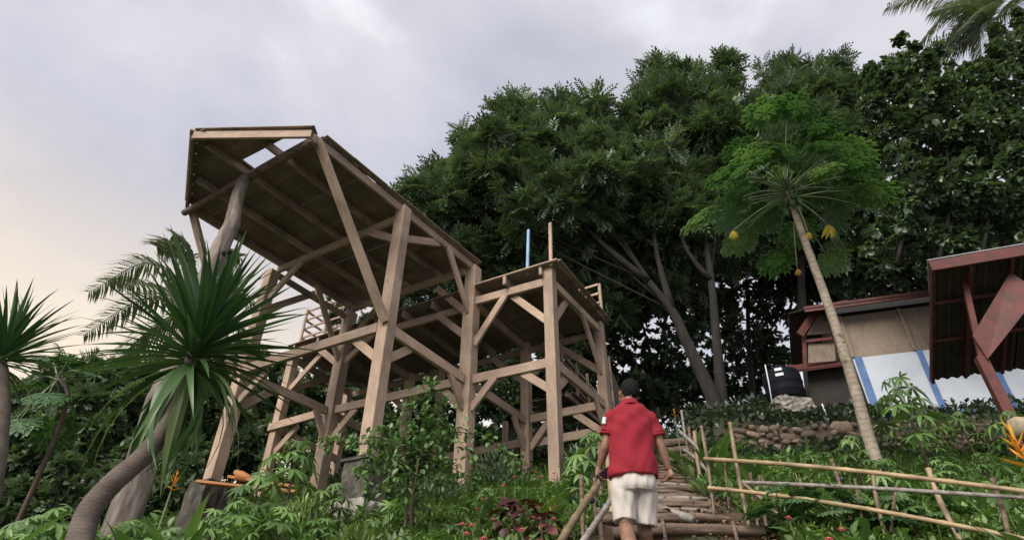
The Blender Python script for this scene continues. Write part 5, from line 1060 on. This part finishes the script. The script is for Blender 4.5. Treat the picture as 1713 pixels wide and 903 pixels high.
M_SKIN = plain_mat('skin', (.24, .125, .078), .5, .3, 14, bmp=.05); M_HAIR = plain_mat('black_hair', (.009, .008, .009), .8, .4, 30, bmp=.3, mapscale=(3, 3, .6)); M_HAIR.node_tree.nodes['Principled BSDF'].inputs['Specular IOR Level'].default_value = .15; M_SHIRT = plain_mat('red_polo_fabric', (.24, .007, .018), .9, .12, 5, bmp=.1); M_SHORT = plain_mat('cream_shorts_fabric', (.50, .46, .41), .9, .12, 6, bmp=.15)
M_PHONE = plain_mat('phone_black', (.015, .015, .02), .2, .1, bmp=0)
MY = 5.0; q = lambda x, y, dy=0: at(x, y, MY + dy)
hdc = q(1052, 657, .03); ft = V(1.0, 4.72, 0); man = thing('person', (1.05, 4.95, G(1.1, 4.95) + .1), 'man in red polo shirt and cream shorts walking up the steps away from us', 'person')
gL = G(1.0, 4.7) + .13; gR = G(1.25, 5.25) + .16
hipL, hipR = q(1043, 800), q(1081, 800); kneeL = q(1047, 882, -.02); kneeR = q(1077, 880, .16)
ankL = V(kneeL[0] + .0, 4.78, gL + .08); ankR = V(kneeR[0] + .02, 5.22, gR + .08)
def leg(h_, k_, a_): return tube_geo([h_, (h_ + k_) / 2, k_ + V(0, 0, .04), k_, k_ * .65 + a_ * .35 + V(0, -.03, 0), k_ * .3 + a_ * .7, a_, a_ - V(0, 0, .03)], [.085, .078, .058, .055, .058, .042, .036, .038], 14, sub=3)
def foot(a_): return tube_geo([a_ + V(0, -.06, -.04), a_ + V(0, .0, -.035), a_ + V(0, .10, -.05), a_ + V(0, .17, -.058)], [.03, .042, .04, .022], 12, sub=3, flat=.7)
shL, shR = q(1024, 694), q(1086, 695); elL, elR = q(1013, 744, .02), q(1106, 746, .0); wrL, wrR = q(1003, 782, .12), q(1118, 784, .03)
def arm(s, e, w_): return tube_geo([s, (s + e) / 2, e, e * .7 + w_ * .3, w_], [.052, .046, .038, .040, .025], 12, sub=4)
def hand(w_, dn, side, palm_n, curl, thumb):
    """palm, four unequal bent fingers and a thumb from the side of the palm"""
    dn = nrm(dn); side = nrm(side - dn * (side @ dn)); pn = nrm(palm_n - dn * (palm_n @ dn) - side * (palm_n @ side)); G_ = []
    c = w_ + dn * .045; k = 12
    Pv = []
    G_.append(tube_geo([w_ - dn * .01, w_ + dn * .02, w_ + dn * .055, w_ + dn * .088], [.024, .034, .040, .036], 12, sub=3, ref=side, flat=.42))
    for i, (off, L_) in enumerate([(.030, .070), (.0105, .078), (-.0095, .073), (-.028, .058)]):
        a = w_ + dn * (.082 - .004 * abs(i - 1)) + side * off; d = nrm(dn + side * off * 2.5); pts = [a - d * .02]; ang = 0; cv = curl[i]
        for seg in (.45, .32, .23): d = nrm(d * math.cos(cv) + pn * math.sin(cv)); pts.append(pts[-1] + d * (L_ * seg + (.02 if seg == .45 else 0)))
        G_.append(tube_geo(pts, [.0095, .0092, .0085, .0065], 8, sub=2))
    a = w_ + dn * .025 + side * .026; d = nrm(dn * .65 + side * .75 + pn * thumb); pts = [a, a + d * .032]; d = nrm(dn * .95 + side * .25 + pn * (thumb + .25)); pts += [pts[-1] + d * .028, pts[-1] + d * .05]
    G_.append(tube_geo(pts, [.014, .012, .0095, .007], 8, sub=2)); return G_
hd_ang = .35
head = [blob(hdc, .078, .098, .112), blob(hdc + V(-.02, .035, -.055), .058, .062, .06)]
fdir = V(-math.sin(hd_ang), math.cos(hd_ang), 0); fsd = V(-fdir[1], fdir[0], 0)
head = [(rotz(v_, hdc, hd_ang), f_) for v_, f_ in head]
nz = hdc + fdir * .103 - V(0, 0, .02); head.append(tube_geo([nz + V(0, 0, .03) - fdir * .012, nz + fdir * .014 - V(0, 0, .01), nz - V(0, 0, .02) - fdir * .01], [.008, .016, .010], 8, sub=3))
for s in (1, -1):
    head.append(blob(hdc + fdir * .088 + fsd * s * .031 + V(0, 0, .008), .013, .010, .008, 10))
    e_ = hdc + fsd * s * .080 - V(0, 0, .02) + fdir * .005; head.append(tube_geo([e_ + V(0, 0, .028), e_ + fsd * s * .014 + V(0, 0, .008), e_ + fsd * s * .006 - V(0, 0, .03)], [.009, .015, .008], 8, sub=3, flat=.6))
head.append(tube_geo([hdc + fdir * .092 + fsd * .022 - V(0, 0, .06), hdc + fdir * .100 - V(0, 0, .058), hdc + fdir * .092 - fsd * .022 - V(0, 0, .06)], [.005, .008, .005], 8, sub=3))
neck = tube_geo([hdc + V(0, -.01, -.05), q(1053, 680, 0), q(1054, 695, 0)], [.058, .056, .075], 14, sub=3)
tor = ell([q(1056, 700), q(1057, 740), q(1060, 790), q(1062, 815)], [.16, .15, .15, .14], [.085, .09, .10, .09])
hL = hand(wrL, q(1002, 805, .1) - wrL, V(.9, .35, 0), V(.3, .2, -.4) + V(.7, .1, 0), (.55, .6, .65, .7), .35); hR = hand(wrR, q(1124, 812, .02) - wrR, V(-.7, .7, 0), V(-.75, -.35, 0), (.75, .85, .95, 1.0), .5)
remeshed('body', [tor, neck, leg(hipL, kneeL, ankL), leg(hipR, kneeR, ankR), arm(shL, elL, wrL), arm(shR, elR, wrR)] + head + hL + hR, .0042, M_SKIN, man, 2)
# hair: cap over the skull, thicker behind, hairline above the nape
hair_v, hair_f = blob(hdc + V(0, -.006, .016) - fdir * .008, .084, .104, .114, 24); hair_v = rotz(hair_v, hdc, hd_ang); lowz = hdc[2] - .050
qv = hair_v - hdc; fr_ = qv @ fdir; lim = np.where(fr_ > .02, .045, -.068 + .25 * np.abs(qv @ fsd)); msk = qv[:, 2] < lim; hair_v[msk] = hdc + qv[msk] * V(.93, .93, 1); hair_v[:, 2] = np.maximum(hair_v[:, 2], hdc[2] + lim - .012)
hr = remeshed('hair', [(hair_v, hair_f)], .005, M_HAIR, man, 2, disp=lambda c: .0022 * np.sin(c[:, 0] * 240 + 14 * (c[:, 2] - hdc[2]) * 6) + .002 * np.sin(c[:, 0] * 90 + 3 * np.sin(c[:, 2] * 40)))
def folds(c):
    x, y, z = c.T; h0 = q(1060, 790)[2]; low = np.clip(1 - (z - h0) / .32, 0, 1)
    f_ = .0075 * np.sin(26 * z + 14 * (x - 1.06) + 2.2 * np.sin(9 * x + 3)) * low + .004 * np.sin(38 * x + 12 * z + 3 * np.sin(13 * z)) + .008 * np.sin(30 * (x - 1.06) - 21 * z + 2 * np.sin(8 * z)) * (1 - low) * .6
    f_ = f_ + .005 * np.abs(np.sin(17 * z - 23 * (x - 1.06) + 1.5 * np.sin(14 * x))) ** .5 * low
    return f_
def slv(s, e, r0, r1): return tube_geo([s + (s - e) * .12, s, s * .5 + e * .5, e], [r0 * .7, r0, r0 * .98, r1], 18, sub=3)
sh_t = ell([q(1060, 798), q(1059, 780), q(1057, 755), q(1056, 725), q(1055, 705), q(1055, 690), q(1054, 680), q(1053, 675)], [.205, .204, .190, .197, .205, .190, .11, .066], [.150, .150, .135, .135, .125, .105, .082, .062], k=28)
slL = shL * .36 + elL * .64; slR = shR * .36 + elR * .64
remeshed('polo_shirt', [sh_t, slv(shL + V(.03, 0, .0), slL, .078, .070), slv(shR - V(.03, 0, 0), slR, .078, .070)], .0065, M_SHIRT, man, 3, disp=folds)
tube('sleeve_cuff', [slL + (shL - slL) * .0, slL - (shL - slL) * .09], [.0725, .0715], M_SHIRT, man, 24); tube('sleeve_cuff', [slR, slR - (shR - slR) * .09], [.0725, .0715], M_SHIRT, man, 24)
cl_ = q(1053, 673); v_, f_ = ell([cl_ - V(0, 0, .035), cl_ - V(0, .004, .012), cl_ + V(0, 0, .016)], [.092, .078, .070], [.088, .076, .066]); link('collar', tri_mesh('collar', v_ - base(man), f_, M_SHIRT, smooth=True), man)
crt = q(1062, 826)
def fold2(c): x, y, z = c.T; return .0045 * np.sin(46 * x + 9 * z + 2 * np.sin(9 * z + x * 8)) + .003 * np.sin(80 * x - 20 * z) - .004 * np.exp(-((x - 1.07) / .012) ** 2)
sho = ell([q(1061, 783), q(1061, 800), q(1062, 815), crt + V(0, 0, .01)], [.150, .178, .192, .185], [.115, .130, .142, .125], k=26)
hmL, hmR = q(1046, 872, -.01), q(1079, 878, .08)
lgL = tube_geo([hipL + V(.005, 0, 0), q(1043, 825), q(1044, 850), hmL], [.10, .102, .097, .092], 20, sub=3); lgR = tube_geo([hipR - V(.005, 0, 0), q(1080, 828, .03), q(1080, 850, .06), hmR], [.10, .102, .097, .092], 20, sub=3)
remeshed('shorts', [sho, lgL, lgR], .0065, M_SHORT, man, 3, disp=fold2)
bp = q(1009, 703, -.05); v_, f_ = tube_geo([bp - V(.0, .012, .028), bp + V(.0, -.012, .028)], [.019, .019], 8); 
quad('sleeve_badge', [q(1010, 697, -.03) , q(1014.5, 698, -.06), q(1013.5, 709, -.06), q(1008.5, 708, -.03)], M_LABEL, man, .012); quad('sleeve_badge', [q(1102, 701, -.05), q(1104, 702, -.02), q(1105, 706, -.02), q(1103, 705, -.05)], M_LABEL, man, .012)
for a_, s in ((ankL, 1), (ankR, 1)):
    v_, f_ = tube_geo([a_ + V(0, -.09, -.072), a_ + V(0, .02, -.074), a_ + V(0, .19, -.074)], [.04, .045, .04], 14, sub=3, flat=.25, ref=V(1, 0, 0)); link('sandal', tri_mesh('sandal', v_ - base(man), f_, M_DARK, smooth=True), man)
    v_, f_ = foot(a_); link('foot', tri_mesh('foot', v_ - base(man), f_, M_SKIN, smooth=True), man)
c = q(1012, 793, .06); ph = thing('phone', c, 'black mobile phone held in the left hand of the man', 'phone'); ax = nrm(V(.75, .1, .55)); timber('phone_body', c - ax * .068, c + ax * .068, .072, .009, M_PHONE, ph, side=nrm(V(.5, .3, -.75)), ch=.002); timber('phone_screen', c - ax * .060 + V(0, .0052, 0), c + ax * .060 + V(0, .0052, 0), .066, .0015, M_TINT, ph, side=nrm(V(.5, .3, -.75)), ch=.0003)
